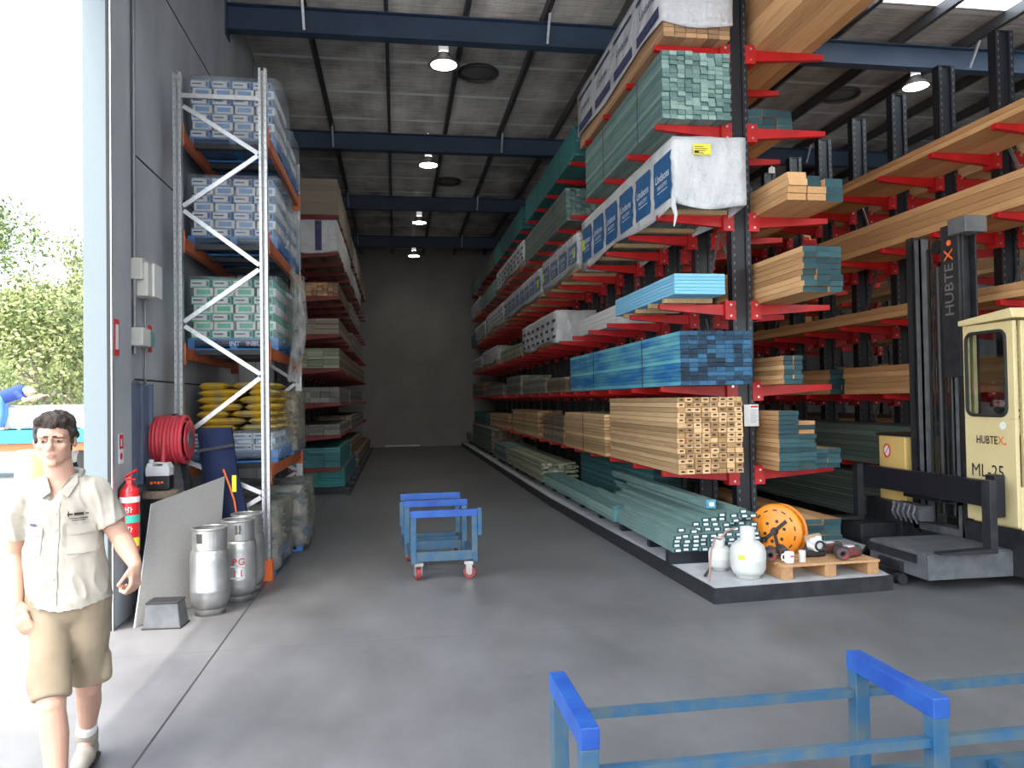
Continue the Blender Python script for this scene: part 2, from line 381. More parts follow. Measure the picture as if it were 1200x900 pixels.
def face_posx(x, y, z):   # plane seen from +X
    return Matrix(((0, 0, 1, x), (1, 0, 0, y), (0, 1, 0, z), (0, 0, 0, 1)))
EXPOSURE = 0.25; SKY = .8; SUN = 4.0; LAMPW = 70
# ------------------------------------------------------------------ camera, light
cam = bpy.data.objects.new('camera', bpy.data.cameras.new('camera')); COL.objects.link(cam)
yv = Vector((-135, 20, 880)).normalized(); up = Vector((-.013, -1, 0)); zv = (up - up.dot(yv) * yv).normalized(); xv = yv.cross(zv)
if xv.x < 0: xv = -xv
R = Matrix((xv, yv, zv))            # rows: world axes seen in the camera
cx, cy, cz = R.col[0], R.col[1], R.col[2]
cam.matrix_world = Matrix(((cx.x, -cy.x, -cz.x, 0), (cx.y, -cy.y, -cz.y, 0), (cx.z, -cy.z, -cz.z, 1.75), (0, 0, 0, 1)))
cam.data.sensor_width = 36; cam.data.lens = 26.4; cam.data.clip_start = .05; cam.data.clip_end = 400
sc = bpy.context.scene; sc.camera = cam
sc.view_settings.view_transform = 'Standard'; sc.view_settings.look = 'None'; sc.view_settings.gamma = 1
sc.view_settings.use_curve_mapping = False; sc.view_settings.exposure = EXPOSURE

w = bpy.data.worlds.new('sky'); sc.world = w; w.use_nodes = True; nt = w.node_tree
sk = nt.nodes.new('ShaderNodeTexSky'); sk.sky_type = 'NISHITA'; sk.sun_disc = False
sk.sun_elevation = math.radians(62); sk.sun_rotation = math.radians(210); sk.air_density = 1.2; sk.dust_density = 4; sk.ozone_density = 1
bg = nt.nodes['Background']; bg.inputs['Strength'].default_value = SKY
hs = nt.nodes.new('ShaderNodeHueSaturation'); hs.inputs['Saturation'].default_value = .7
nt.links.new(sk.outputs[0], hs.inputs['Color']); nt.links.new(hs.outputs[0], bg.inputs['Color'])
sl = bpy.data.lights.new('sun', 'SUN'); sl.energy = SUN; sl.angle = math.radians(.6); sl.color = (1, .96, .9)
so = bpy.data.objects.new('sun', sl); COL.objects.link(so); so.location = (-10, -5, 30)
so.rotation_euler = Vector((.165, .09, -1)).to_track_quat('-Z', 'Y').to_euler()

# ------------------------------------------------------------------ building shell
XL = -2.3
struct(MB().box(XL - .2, 14.2, -9, 29.2, -.2, 0), 'floor', 'floor', local=True, base=False)
struct(MB().add([(-120, -80, -.03), (120, -80, -.03), (120, 140, -.03), (-120, 140, -.03)], [(0, 1, 2, 3)]), 'ground', 'ground', local=True, base=False)
b = MB().box(XL - .2, XL, 6.75, 29, 0, 7.6)
b.box(XL - .2, XL, -9, 6.75, 5.45, 7.6)
struct(b, 'wall_left', 'concrete')
b = MB()                                    # panel joints and the pale stains
for z in (1.98, 4.0, 5.93): b.box(XL, XL + .004, 7.1, 29, z - .008, z + .008)
for y in (12.9, 20.9): b.box(XL, XL + .004, y - .01, y + .01, 0, 7.5)
struct(b, 'trim_1', 'seal')
struct(MB().box(XL - .2, 14.2, 29, 29.2, 0, 7.8), 'wall_back', 'backconcrete')
b = MB().box(-.98, 1.2, 28.97, 29, 0.0, 2.35); struct(b, 'door_1', 'backconcrete')
d = bpy.data.objects['door_1']; g = MB().box(-.45, .85, 28.955, 28.968, .02, .07); g.build('floor_gap', 'bulb' if False else 'label', d)  # white strip painted as the slit of light along the door's foot
struct(MB().box(14, 14.2, -9, 29, 0, 7.6), 'wall_right', 'concrete')
b = MB().box(XL - .115, XL + .08, 6.3, 6.75, 0, 5.45, 0); struct(b, 'door_2', 'jamb'); jb = bpy.data.objects['door_2']
b = MB().box(-2.235, -2.205, 6.275, 6.3, 0, 5.45); b.build('black_seal', 'seal', jb)
b = MB().box(-2.205, -2.196, 6.27, 6.3, 0, 5.45); b.build('edge_strip', 'galv', jb)
b = MB().box(-2.22, -2.212, 6.32, 6.75, 0, 5.45); b.build('inner_face', 'concrete', jb)
# roof with a translucent bay on the right
ZR = 7.55
b = MB()
def sheet(x0, x1, y0, y1): b.box(x0, x1, y0, y1, ZR, ZR + .04)
sheet(XL - .2, 14.2, 10.05, 29.2); sheet(XL - .2, .2, -9, 10.05); sheet(.2, 4.2, 4.0, 10.05); sheet(4.2, 6.7, -9, 10.05); sheet(.2, 4.2, -9, -4); sheet(12.5, 14.2, -9, 10.05); sheet(6.7, 12.5, -9, 6.6)
struct(b, 'ceiling', 'foil')
struct(MB().box(6.7, 12.5, 6.6, 10.05, ZR + .01, ZR + .03), 'window_1', 'skysheet')
struct(MB().box(.2, 4.2, -4, 4.0, ZR + .01, ZR + .03), 'window_2', 'skysheet')  # unseen skylight added above the camera to brighten the floor
# purlins
for i in range(14):
    x = -1.25 + 1.17 * i
    if x > 13.8: break
    q = MB(); q.box(x - .03, x + .03, -9, 29, 7.37, 7.38); q.box(x - .03, x - .024, -9, 29, 7.37, 7.55); q.box(x - .03, x + .03, -9, 29, 7.54, 7.549)
    struct(q, 'roof_purlin', 'purlin')
q = MB()
# rafters: welded I-beams with fly braces
for k, y in enumerate((-4, 1, 6, 10.95, 15.9, 20.8, 25.8)):
    q = MB(); h = .17
    q.box(XL, 14, y - .09, y + .09, 7.0, 7.016); q.box(XL, 14, y - .09, y + .09, 7.354, 7.37); q.box(XL, 14, y - .008, y + .008, 7.016, 7.354)
    q.box(XL, XL + .02, y - .12, y + .12, 6.9, 7.45)
    o = struct(q, 'roof_beam', 'beamblue')
    g = MB()
    for x in (-1.25, 2.26, 5.77, 9.28):
        g.bar((x + .02, y - .1, 7.03), (x + .02, y - .35, 7.42), .035, .035)
    g.build('fly_brace', 'galv', o)
# round roof ventilators' collars
for i, (x, y) in enumerate(((1.49, 13.05), (8.53, 13.22), (1.41, 19.67))):
    q = MB().tube([(x + .33 * math.cos(a * PI / 12), y + .33 * math.sin(a * PI / 12), 7.50) for a in range(24)], .035, 8, 0, True)
    q.lathe([(.29, 7.52), (.29, 7.548), (.01, 7.548)], 24, 1, Matrix.Translation((x, y, 0)))
    lab = ['dark round roof vent ring beside the nearest hanging lamp', 'dark round roof vent ring above the right-hand racks', 'small dark roof vent ring above the second hanging lamp'][i]
    tag(q.build('roof_vent', ['purlin', 'galv_dark']), lab, 'roof vent', 'round vents in the roof')

# ------------------------------------------------------------------ high-bay lamps
LAMPS = [(.77, 11.3, 'nearest of the row of high bay lamps over the centre aisle, round metal shade'),
         (.74, 16.2, 'second high bay lamp over the centre aisle, in front of the second roof beam'),
         (.70, 21.5, 'third high bay lamp from the front over the centre aisle'),
         (.66, 26.5, 'farthest high bay lamp over the centre aisle, close to the back wall'),
         (8.59, 11.2, 'wide high bay lamp hanging above the right-hand timber racks'),
         (9.1, 17.0, 'high bay lamp half hidden behind the white wrapped pack and pine boards')]
lamp0 = None
for x, y, lab in LAMPS:
    pl_ = bpy.data.lights.new('high_bay_light', 'SPOT'); pl_.energy = LAMPW * (.35 if y > 25 else 1); pl_.spot_size = math.radians(150); pl_.spot_blend = .6; pl_.shadow_soft_size = .12; pl_.color = (1, .95, .88)
    po = bpy.data.objects.new('high_bay_light', pl_); COL.objects.link(po); po.location = (x, y, 6.80)
    if lamp0 is None:
        r = T('pendant_lamp', lab, 'lamp', (x, y, 6.83), 0, 'high bay warehouse lamps')
        q = MB().lathe([(.245, 0), (.20, .05), (.14, .10), (.10, .15), (.085, .18), (.078, .18), (.09, .15), (.13, .10), (.19, .05), (.235, 0)], 24)
        q.build('lamp_shade', 'alum', r, True)
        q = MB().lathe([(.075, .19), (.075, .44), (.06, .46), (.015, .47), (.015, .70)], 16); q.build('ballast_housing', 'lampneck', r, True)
        q = MB().lathe([(.01, -.025), (.12, -.015), (.215, .004), (.20, .02), (.11, .08), (.05, .13), (.01, .14)], 16); q.build('bulb', 'bulb', r, True)
        lamp0 = r
    else:
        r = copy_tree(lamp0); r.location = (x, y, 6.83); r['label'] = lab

# ------------------------------------------------------------------ wall fittings on the left
q = MB()
for yy in (7.02,): q.cone((XL + .03, yy, 2.2), (XL + .03, yy, 6.9), .018, .018, 8)
q.cone((XL + .03, 7.3, 1.98), (XL + .03, 7.3, 2.8), .010, .010, 8)
q.tube([(XL + .03, 7.3, 1.98), (XL + .04, 7.25, 1.93), (XL + .05, 7.1, 1.93), (XL + .05, 6.95, 1.96), (XL + .04, 6.88, 1.90)], .014)
tag(q.build('conduit', 'galv_dark'), 'grey electrical conduit running up the left concrete wall between switch boxes', 'conduit')
r = T('switch_box', 'pale upper electrical box high on the left concrete wall', 'electrical box', (XL, 7.2, 2.7))
MB().box(XL, XL + .10, 7.0, 7.14, 2.86, 3.05).box(XL, XL + .13, 7.06, 7.26, 2.72, 3.02).build('housing', 'boxgrey', r, bevel=.008)
MB().box(XL + .13, XL + .15, 7.18, 7.40, 2.73, 3.03).build('door', 'whiteboard', r)
MB().cone((XL + .13, 7.2, 2.76), (XL + .145, 7.2, 2.76), .02, .02, 10).build('lock', 'black', r)
r = T('isolator_box', 'pale square isolator box with teal cover below the upper box on left wall', 'electrical box', (XL, 7.1, 2.26))
MB().box(XL, XL + .12, 6.95, 7.16, 2.27, 2.43).build('housing', 'boxgrey', r, bevel=.006)
MB().cone((XL, 7.30, 2.35), (XL + .09, 7.30, 2.35), .085, .075, 16).build('socket_cover', 'tealgrey', r)
q = MB().box(XL, XL + .012, 7.47, 7.55, 2.25, 2.5, 0).box(XL + .012, XL + .014, 7.49, 7.53, 2.3, 2.45, 1)
tag(q.build('safety_sign', ['redsign', 'label']), 'small red bordered sign on the wall right of the isolator box', 'sign')
q = MB().box(-2.212, -2.206, 6.36, 6.46, 2.15, 2.44, 0).box(-2.206, -2.204, 6.38, 6.44, 2.2, 2.40, 1)
tag(q.build('strip_sign', ['redsign', 'label']), 'narrow red and white sign high on the door jamb', 'sign')
r = T('fire_sign', 'small red and white fire extinguisher sign low on the door jamb', 'sign', (-2.21, 6.5, 1.32))
MB().box(-2.212, -2.206, 6.44, 6.54, 1.28, 1.52, 0).build('panel', 'label', r)
q = MB().box(-2.206, -2.205, 6.445, 6.535, 1.40, 1.515).cone((-2.206, 6.49, 1.34), (-2.205, 6.49, 1.34), .028, .028, 16)
q.build('red_symbol', 'redsign', r)
q = MB().box(-2.205, -2.204, 6.475, 6.505, 1.42, 1.48).build('white_symbol', 'label', r)
r = T('cable_cupboard', 'tall narrow blue-grey steel channel fixed to the left wall', 'cupboard', (XL, 7.05, 1.05))
q = MB().box(XL, XL + .05, 6.86, 7.36, 1.05, 1.94); q.build('body', 'doorblue', r)
q = MB().box(XL + .05, XL + .08, 6.86, 6.90, 1.05, 1.94).box(XL + .05, XL + .08, 7.32, 7.36, 1.05, 1.94).box(XL + .05, XL + .07, 7.09, 7.13, 1.05, 1.94); q.build('rib', 'doorblue', r)
# fire extinguisher
ex = (-2.132, 6.45, .575)
r = T('fire_extinguisher', 'red fire extinguisher with white, green and yellow bands hung on door jamb', 'fire extinguisher', ex)
q = MB().lathe([(.02, 0), (.068, .005), (.074, .03), (.074, .44), (.07, .50), (.03, .535), (.03, .55)], 24, 0, Matrix.Translation(ex)); q.build('cylinder', 'extred', r)
for z0, z1, mt, nm in ((.40, .445, 'label', 'white_band'), (.24, .30, 'greenlab', 'green_label'), (.05, .12, 'yellow', 'yellow_label')):
    q = MB(); a0, a1 = ((0, 2 * PI) if nm == 'white_band' else ((-1.7, .3) if nm == 'green_label' else (-1.3, -.1)))
    n = 20; vs = []
    for k in range(n + 1):
        a = a0 + (a1 - a0) * k / n; vs += [(ex[0] + .0755 * math.cos(a), ex[1] + .0755 * math.sin(a), ex[2] + z0), (ex[0] + .0755 * math.cos(a), ex[1] + .0755 * math.sin(a), ex[2] + z1)]
    q.add(vs, [(2 * k, 2 * k + 2, 2 * k + 3, 2 * k + 1) for k in range(n)], 0, True); q.build(nm, mt, r)
q = MB(); q2 = MB()
for j in range(2):
    for k in range(4):
        zz_ = ex[2] + (.345, .19)[j]; xx_ = ex[0] - .028 + .019 * k; yy_ = ex[1] - .0775 + (abs(k - 1.5) * .006)
        q.box(xx_, xx_ + .005, yy_, yy_ + .002, zz_ - .022, zz_ + .022); q.box(xx_, xx_ + .013, yy_, yy_ + .002, zz_ + (.0 if k % 2 else .016), zz_ + (.006 if k % 2 else .022))
q.build('lettering', 'label', r)
q = MB().box(ex[0] - .02, ex[0] + .02, ex[1] - .02, ex[1] + .02, ex[2] + .55, ex[2] + .60).bar((ex[0] - .03, ex[1], ex[2] + .60), (ex[0] + .07, ex[1] - .05, ex[2] + .66), .02, .012).bar((ex[0] - .03, ex[1], ex[2] + .58), (ex[0] + .06, ex[1] - .05, ex[2] + .585), .02, .012)
q.build('valve_handle', 'extred', r)
q = MB().tube([(ex[0] - .02, ex[1], ex[2] + .58), (ex[0] - .08, ex[1] - .02, ex[2] + .5), (ex[0] - .095, ex[1] - .03, ex[2] + .3), (ex[0] - .09, ex[1] - .03, ex[2] + .12)], .010); q.build('hose', 'rubber', r)
# bin and jerrycan
bx, by = -2.10, 7.12
r = T('storage_drum', 'tall black plastic drum behind the grey board, with a can on its lid', 'drum', (bx, by, 0))
MB().lathe([(.125, 0), (.145, .02), (.15, .5), (.15, .93)], 24, 0, Matrix.Translation((bx, by, 0))).build('body', 'black', r)
MB().lathe([(.153, .93), (.155, .985), (.14, .99), (.01, .99)], 24, 0, Matrix.Translation((bx, by, 0))).build('lid', 'old_pine', r)
r = T('jerrycan', 'small plastic jerrycan with white top and dark label on black drum', 'can', (bx, by, .992))
MB().box(bx - .10, bx + .10, by - .07, by + .07, .995, 1.12).build('label_band', 'black', r, bevel=.012)
q = MB().prism([(bx - .10, 1.12), (bx + .10, 1.12), (bx + .10, 1.19), (bx + .08, 1.235), (bx + .045, 1.235), (bx + .04, 1.205), (bx - .035, 1.205), (bx - .04, 1.235), (bx - .085, 1.235), (bx - .10, 1.19)], 'y', by - .068, by + .068)
q.box(bx - .045, bx + .05, by - .02, by + .02, 1.222, 1.24); q.build('top_with_handle', 'whiteboard', r, bevel=.006)
MB().cone((bx - .07, by, 1.235), (bx - .07, by, 1.262), .022, .022, 12).build('cap', 'whiteboard', r)
q = MB(); [q.box(bx - .06 + .03 * k, bx - .04 + .03 * k, by - .0715, by - .0705, 1.05 + .006 * (k % 2), 1.072) for k in range(4)]; q.build('lettering', 'orangemark', r)
# hose reel
hx0, hx1, hy, hz = -2.20, -1.95, 7.56, 1.42
hy = 7.46
r = T('hose_reel', 'wall-mounted reel wound with red fire hose, above the black drum', 'hose reel', (XL, hy, hz))
q = MB()
for k in range(8):
    x = hx0 + (hx1 - hx0 - .02) * k / 7; rad = .205 + (.010 if k % 2 else 0)
    q.tube([(x, hy + rad * math.cos(a * PI / 16), hz + rad * math.sin(a * PI / 16)) for a in range(32)], .021, 8, 0, True)
for k in range(7):
    x = hx0 + (hx1 - hx0 - .02) * (k + .5) / 7; rad = .17
    q.tube([(x, hy + rad * math.cos(a * PI / 16), hz + rad * math.sin(a * PI / 16)) for a in range(32)], .024, 8, 0, True)
q.tube([(hx0 + .1, hy - .215, hz + .02), (hx0 + .1, hy - .25, hz - .2), (hx0 + .1, hy - .24, hz - .38)], .02)
q.build('hose', 'hosered', r)
q = MB().cone((hx1 + .012, hy, hz), (hx1 + .022, hy, hz), .18, .18, 28)
q.build('side_disc', 'hosered', r); MB().cone((hx0 - .03, hy, hz), (hx0 - .02, hy, hz), .22, .22, 28).build('back_disc', 'hosered', r); MB().cone((hx1 + .022, hy, hz), (hx1 + .03, hy, hz), .085, .085, 20).cone((XL, hy, hz), (hx1 + .02, hy, hz), .03, .03, 12).build('hub', 'galv_dark', r)
# leaning grey board
BL = Vector((-2.06, 6.33, .004)); BR = Vector((-1.63, 7.12, .004)); TL = Vector((-2.06, 6.76, .915)); TR = Vector((-1.64, 7.56, 1.055))
n_ = (BR - BL).cross(TL - BL).normalized() * -.012
q = MB().add([BL, BR, TR, TL, BL + n_, BR + n_, TR + n_, TL + n_], [(0, 1, 2, 3), (7, 6, 5, 4), (0, 4, 5, 1), (1, 5, 6, 2), (2, 6, 7, 3), (3, 7, 4, 0)], [0, 0, 1, 1, 1, 1])
tag(q.build('sheet_board', ['plaster', 'label']), 'large grey rigid sheet leaning against the wall behind the gas cylinders', 'board')
# dark upturned box
r = T('plastic_tub', 'small dark grey plastic tub on the floor in front of the grey board', 'tub', (-1.83, 6.34, 0), -.08)
vs = [(-.145, -.10, 0), (.145, -.10, 0), (.145, .10, 0), (-.145, .10, 0), (-.12, -.08, .2), (.12, -.08, .2), (.12, .08, .2), (-.12, .08, .2)]
q = MB().add(vs, [(0, 3, 2, 1), (4, 5, 6, 7), (0, 1, 5, 4), (1, 2, 6, 5), (2, 3, 7, 6), (3, 0, 4, 7)]); q.build('body', 'forkgrey', r, True, bevel=.01)
MB().box(-.15, .15, -.105, .105, 0, .012).build('rim', 'black', r, True, bevel=.004); MB().box(-.125, .125, -.085, .085, .19, .206).build('base', 'black', r, True, bevel=.004)
# forklift gas cylinders
def gas_cyl(x, y, rz, lab, first=[None]):
    if first[0] is None:
        r = T('gas_cylinder', lab, 'gas cylinder', (x, y, 0), rz, 'aluminium gas cylinders'); n = 28
        MB().lathe([(.115, .012), (.12, .0), (.125, .0), (.125, .05)], n).build('foot_ring', 'greenlab' if False else 'gasalu', r, True)
        MB().lathe([(.03, .03), (.12, .045), (.152, .10), (.158, .16), (.158, .19), (.161, .20), (.158, .21), (.158, .46), (.15, .52), (.11, .565), (.04, .58)], n).build('body', 'gasalu', r, True)
        # collar with hand holes
        q = MB(); N_ = 32; holes = {4, 5, 6, 15, 16, 17, 26, 27}
        for k in range(N_):
            a0 = 2 * PI * k / N_; a1 = 2 * PI * (k + 1) / N_
            for (za, zb) in ((.54, .60), (.60, .68), (.68, .71)):
                if za == .60 and ((k + 3) % N_ in (24, 25)): continue
                q.add([(rr * math.cos(a), rr * math.sin(a), z) for rr in (.140, .134) for a in (a0, a1) for z in (za, zb)],
                      [(0, 2, 3, 1), (4, 5, 7, 6)], 0, False)
        q.tube([(.137 * math.cos(a * PI / 16), .137 * math.sin(a * PI / 16), .71) for a in range(32)], .010, 8, 0, True)
        q.build('collar', 'gasalu', r, True, fixn=False)
        MB().cone((0, 0, .57), (0, 0, .66), .025, .02, 12).cone((0, 0, .63), (.07, 0, .63), .012, .012, 8).build('valve', 'bolt', r, True)
        first[0] = r
    else:
        r = copy_tree(first[0]); r.location = (x, y, 0); r.rotation_euler.z = rz; r['label'] = lab
    return r
c1 = gas_cyl(-1.57, 6.66, 0, 'plain silver gas cylinder nearest the camera, beside the dark tub')
c2 = gas_cyl(-1.42, 7.05, .6, 'silver gas cylinder with red and white lettered label, behind the plain one')
c3 = gas_cyl(-1.41, 7.40, 1.9, 'rearmost silver gas cylinder, next to the rack upright')
q = MB()
for k in range(9):
    a = -PI / 2 - .55 + 1.1 * k / 8 - .6 + .6
for z, s_ in ((.36, 'LPG'), (.26, 'III')):
    for j, ch in enumerate(s_):
        a = -PI / 2 - .35 + .35 * j
        X_ = Matrix.Rotation(-.6, 4, 'Z') @ Matrix.Translation((.160 * math.cos(a), .160 * math.sin(a), z)) @ Matrix.Rotation(a + PI / 2, 4, 'Z') @ face_negy(0, 0, 0)
        text_mb(q, ch, .085, X_, 0)
        q.box(-.028, .028, -.003, 0, -.04, -.03, 1, X=Matrix.Rotation(-.6, 4, 'Z') @ Matrix.Translation((.162 * math.cos(a), .162 * math.sin(a), z)) @ Matrix.Rotation(a + PI / 2, 4, 'Z'))
q.build('lettering', ['redsign', 'label'], c2, True)
# navy cover and dark steel bar by the rack frame
r = T('furniture_cover', 'navy blue padded cover slung upright between the hose reel and the rack', 'cover', (-1.72, 7.60, .0))
q = MB(); N_ = 10; vs = []; fs = []
prof = [(-1.90, -1.60, 1.52), (-1.90, -1.585, 1.42), (-1.885, -1.57, 1.25), (-1.86, -1.54, 1.05), (-1.82, -1.48, .8), (-1.78, -1.44, .55), (-1.74, -1.42, .32), (-1.70, -1.42, .1)]
for (xa, xb, z) in prof:
    for yy in (7.63 - .01 * math.sin(z * 9), 7.705):
        vs += [(xa, yy, z), ((xa + xb) / 2, yy - (.025 if yy < 7.66 else 0), z), (xb, yy, z)]
for i in range(len(prof) - 1):
    a = i * 6; c = a + 6
    fs += [(a, a + 1, c + 1, c), (a + 1, a + 2, c + 2, c + 1), (a + 3, c + 3, c + 4, a + 4), (a + 4, c + 4, c + 5, a + 5), (a, c, c + 3, a + 3), (a + 2, a + 5, c + 5, c + 2)]
fs += [(0, 3, 4, 1), (1, 4, 5, 2)]; l = (len(prof) - 1) * 6; fs += [(l, l + 1, l + 4, l + 3), (l + 1, l + 2, l + 5, l + 4)]
q.add(vs, fs, 0, True); q.build('cover', 'navy', r)
MB().bar((-1.90, 7.605, 1.30), (-1.57, 7.60, 1.35), .012, .025).build('fold_band', 'black', r)
MB().tube([(-1.66, 7.59, 1.12), (-1.60, 7.58, .95), (-1.56, 7.58, .82), (-1.53, 7.58, .6)], .010).build('strap', 'orangemark', r)
q = MB().box(-1.58, -1.54, 7.58, 7.59, .90, 1.06, 0, X=Matrix.Translation((0, 0, 0))); q.build('yellow_tag', 'yellow', r)
q = MB().bar((-2.13, 7.66, 1.66), (-2.0, 7.64, 1.0), .06, .03).bar((-2.0, 7.64, 1.0), (-1.94, 7.64, .02), .06, .03)
tag(q.build('steel_bar', 'steel_dark'), 'dark steel bar propped against the foot of the left rack upright', 'bar')
# ------------------------------------------------------------------ pallet rack (one bay, two frames)
FX0, FX1 = -2.10, -1.29          # wall-side and aisle-side uprights
Y0, Y1 = 7.76, 10.35
BL_ = [4.50, 3.43, 2.32, 1.12]   # beam tops
r = T('pallet_rack', 'tall galvanised pallet rack bay with zigzag end frame against left wall', 'pallet rack', (-1.7, Y0, 0))
def upright(x, y, h, z0=0):
    q = MB(); q.box(x - .038, x - .032, y - .035, y + .035, z0, h).box(x + .032, x + .038, y - .035, y + .035, z0, h)
    q.box(x - .038, x - .014, y - .038, y - .032, z0, h).box(x + .014, x + .038, y - .038, y - .032, z0, h).box(x - .038, x + .038, y + .029, y + .035, z0, h)
    z = z0 + .06
    while z < h: q.box(x - .028, x - .023, y - .0395, y - .038, z, z + .022, 1).box(x + .023, x + .028, y - .0395, y - .038, z, z + .022, 1); z += .075
    return q
for y, hs in ((Y0, 5.10), (Y1, 4.95)):
    for x in (FX0, FX1):
        o = upright(x, y, hs + (0 if x > -2 else -.08)).build('upright', ['galv', 'slot'], r)
        if x > -2: MB().box(x - .055, x + .055, y - .055, y + .05, 0, .20).build('foot_guard', 'orangemark', o)
    MB().bar((FX0 + .04, y, 4.80), (FX1 - .04, y, 4.80), .03, .045).build('brace', 'galv', r)
    zz = [4.72, 4.22, 3.62, 3.02, 2.42, 1.84, 1.28, .80, .56]
    pts = [(FX0 + .05, 4.70), (FX1 - .05, 4.25), (FX1 - .05, 4.22), (FX0 + .05, 3.70), (FX0 + .05, 3.66), (FX1 - .05, 3.13), (FX1 - .05, 3.08), (FX0 + .05, 2.56), (FX0 + .05, 2.52), (FX1 - .05, 2.04), (FX1 - .05, 2.0), (FX0 + .05, 1.45),
           (FX0 + .05, 1.20), (FX1 - .05, .86), (FX1 - .05, .82), (FX0 + .05, .40)]
    for k in range(0, len(pts), 2):
        a, c = pts[k], pts[k + 1]; dy = -.012 if (k // 2) % 2 else .012
        MB().bar((a[0], y + dy, a[1]), (c[0], y + dy, c[1]), .022, .042).build('brace', 'galv', r)
for z in BL_:
    for x in (FX0, FX1):
        q = MB(); q.box(x - .025, x + .025, Y0 + .04, Y1 - .04, z - .12, z); q.box(x - .05, x + .05, Y0 + .036, Y0 + .05, z - .18, z + .04).box(x - .05, x + .05, Y1 - .05, Y1 - .036, z - .18, z + .04)
        q.build('beam', 'orange', r, bevel=.005)
    for yy in (8.3, 9.0, 9.7):
        MB().box(FX0 + .03, FX1 - .03, yy - .05, yy + .05, z - .055, z - .003).build('cross_bearer', 'steel_dark', r)

def pallet_mb(q, x0, x1, y0, y1, z, h=.13, m=0):
    n = 5
    for i in range(n):
        a = y0 + (y1 - y0 - .09) * i / (n - 1); q.box(x0, x1, a, a + .09, z + h - .02, z + h, m)
    for i in range(3):
        a = x0 + (x1 - x0 - .07) * i / 2; q.box(a, a + .07, y0 + .002, y1 - .002, z + .02, z + h - .02, m)
    for i in range(3):
        a = y0 + (y1 - y0 - .09) * i / 2; q.box(x0, x1, a, a + .09, z, z + .02, m)
def film_box(q, x0, x1, y0, y1, z0, z1, n=6, amp=.02, seed=0, bulge=.0):
    bm = bmesh.new(); bmesh.ops.create_cube(bm, size=1)
    bmesh.ops.subdivide_edges(bm, edges=bm.edges[:], cuts=n, use_grid_fill=True)
    vs = []
    for v in bm.verts:
        p = Vector(v.co); c = Vector((x0 + (x1 - x0) * (p.x + .5), y0 + (y1 - y0) * (p.y + .5), z0 + (z1 - z0) * (p.z + .5)))
        nn = noise.noise_vector(c * 3.1 + Vector((seed, seed * 2, 0))); c += nn * amp
        rad = 1 - .10 * max(0, abs(p.x) * 2 - .8) * max(0, abs(p.y) * 2 - .8) * 20
        c.x = (x0 + x1) / 2 + (c.x - (x0 + x1) / 2) * min(1, rad + .0); 
        vs.append(tuple(c))
    bm.verts.ensure_lookup_table()
    fs = [tuple(v.index for v in f.verts) for f in bm.faces]; bm.free()
    q.add(vs, fs, 0, True)
def carton_load(label, y0, y1, z, rows, cmats, seed, group, film='film', x0=-2.19, x1=-1.26, ch=.091, name='wrapped_pallet_load', pm_='palletblue', text=True, nx=4):
    rnd = random.Random(seed)
    r = T(name, label, 'pallet load', ((x0 + x1) / 2, (y0 + y1) / 2, z), 0, group)
    q = MB(); pallet_mb(q, x0, x1, y0, y1, z + .003); q.build('pallet', pm_, r)
    zz = z + .135; wx = (x1 - x0 - .06) / nx; ny = 3; wy = (y1 - y0 - .06) / ny
    for k in range(rows):
        for i in range(nx):
            for j in range(ny):
                if 0 < j < ny - 1 and 0 < i < nx - 1 and k < rows - 1: continue
                xa = x0 + .02 + wx * i + rnd.uniform(0, .012) + (wx * .12 if k % 2 else .0); ya = y0 + .03 + wy * j + rnd.uniform(0, .01)
                q = MB(); q.box(xa, xa + wx - .022, ya, ya + wy - .015, zz, zz + ch - .004, k % 2)
                # printed end panel
                m2 = 2
                if j == 0:
                    if k % 2 == 0: q.box(xa + .01, xa + wx - .06, ya - .002, ya, zz + .012, zz + ch - .016, 1); q.box(xa + .02, xa + wx - .10, ya - .003, ya - .002, zz + ch * .42, zz + ch * .58, 2); q.box(xa + wx - .055, xa + wx - .032, ya - .003, ya, zz + .018, zz + ch - .022, 2)
                    else: q.box(xa + .03, xa + wx - .05, ya - .002, ya, zz + .018, zz + ch - .022, 0)
                q.build('carton', cmats, r)
        zz += ch
    q = MB(); film_box(q, x0 - .02, x1 + .03, y0 - .02, y1 + .02, z + .05, zz + .02, 9, .018, seed); q.build('stretch_film', film, r, fixn=False)
    return r
G1 = ['cartonb', 'cartonw', 'printnavy']; G2 = ['cartong', 'cartonw', 'printnavy']
carton_load('shrink-wrapped pallet of white and blue cartons on the top rack level, near end', 8.45, 9.42, BL_[0], 7, G1, 1, None)
carton_load('shrink-wrapped pallet of blue cartons on the top rack level, far end', 9.47, 10.28, BL_[0], 5, G1, 2, None)
carton_load('shrink-wrapped pallet of white and blue cartons on the second rack level down, near end', 8.45, 9.42, BL_[1], 7, G1, 3, None)
carton_load('shrink-wrapped pallet of blue cartons on the second rack level down, far end', 9.47, 10.28, BL_[1], 6, G1, 4, None)
ld = carton_load('wrapped pallet of green and white cartons on a blue pallet on the third rack level', 8.40, 9.42, BL_[2], 7, G2, 5, None, film='film')
o_ = MB(); text_mb(o_, 'JAMES HARDIE' if False else 'INT   INBU', .07, face_negy(-1.60, 8.395, BL_[2] + .07)); o_.build('pallet_lettering', 'printwhite', ld)
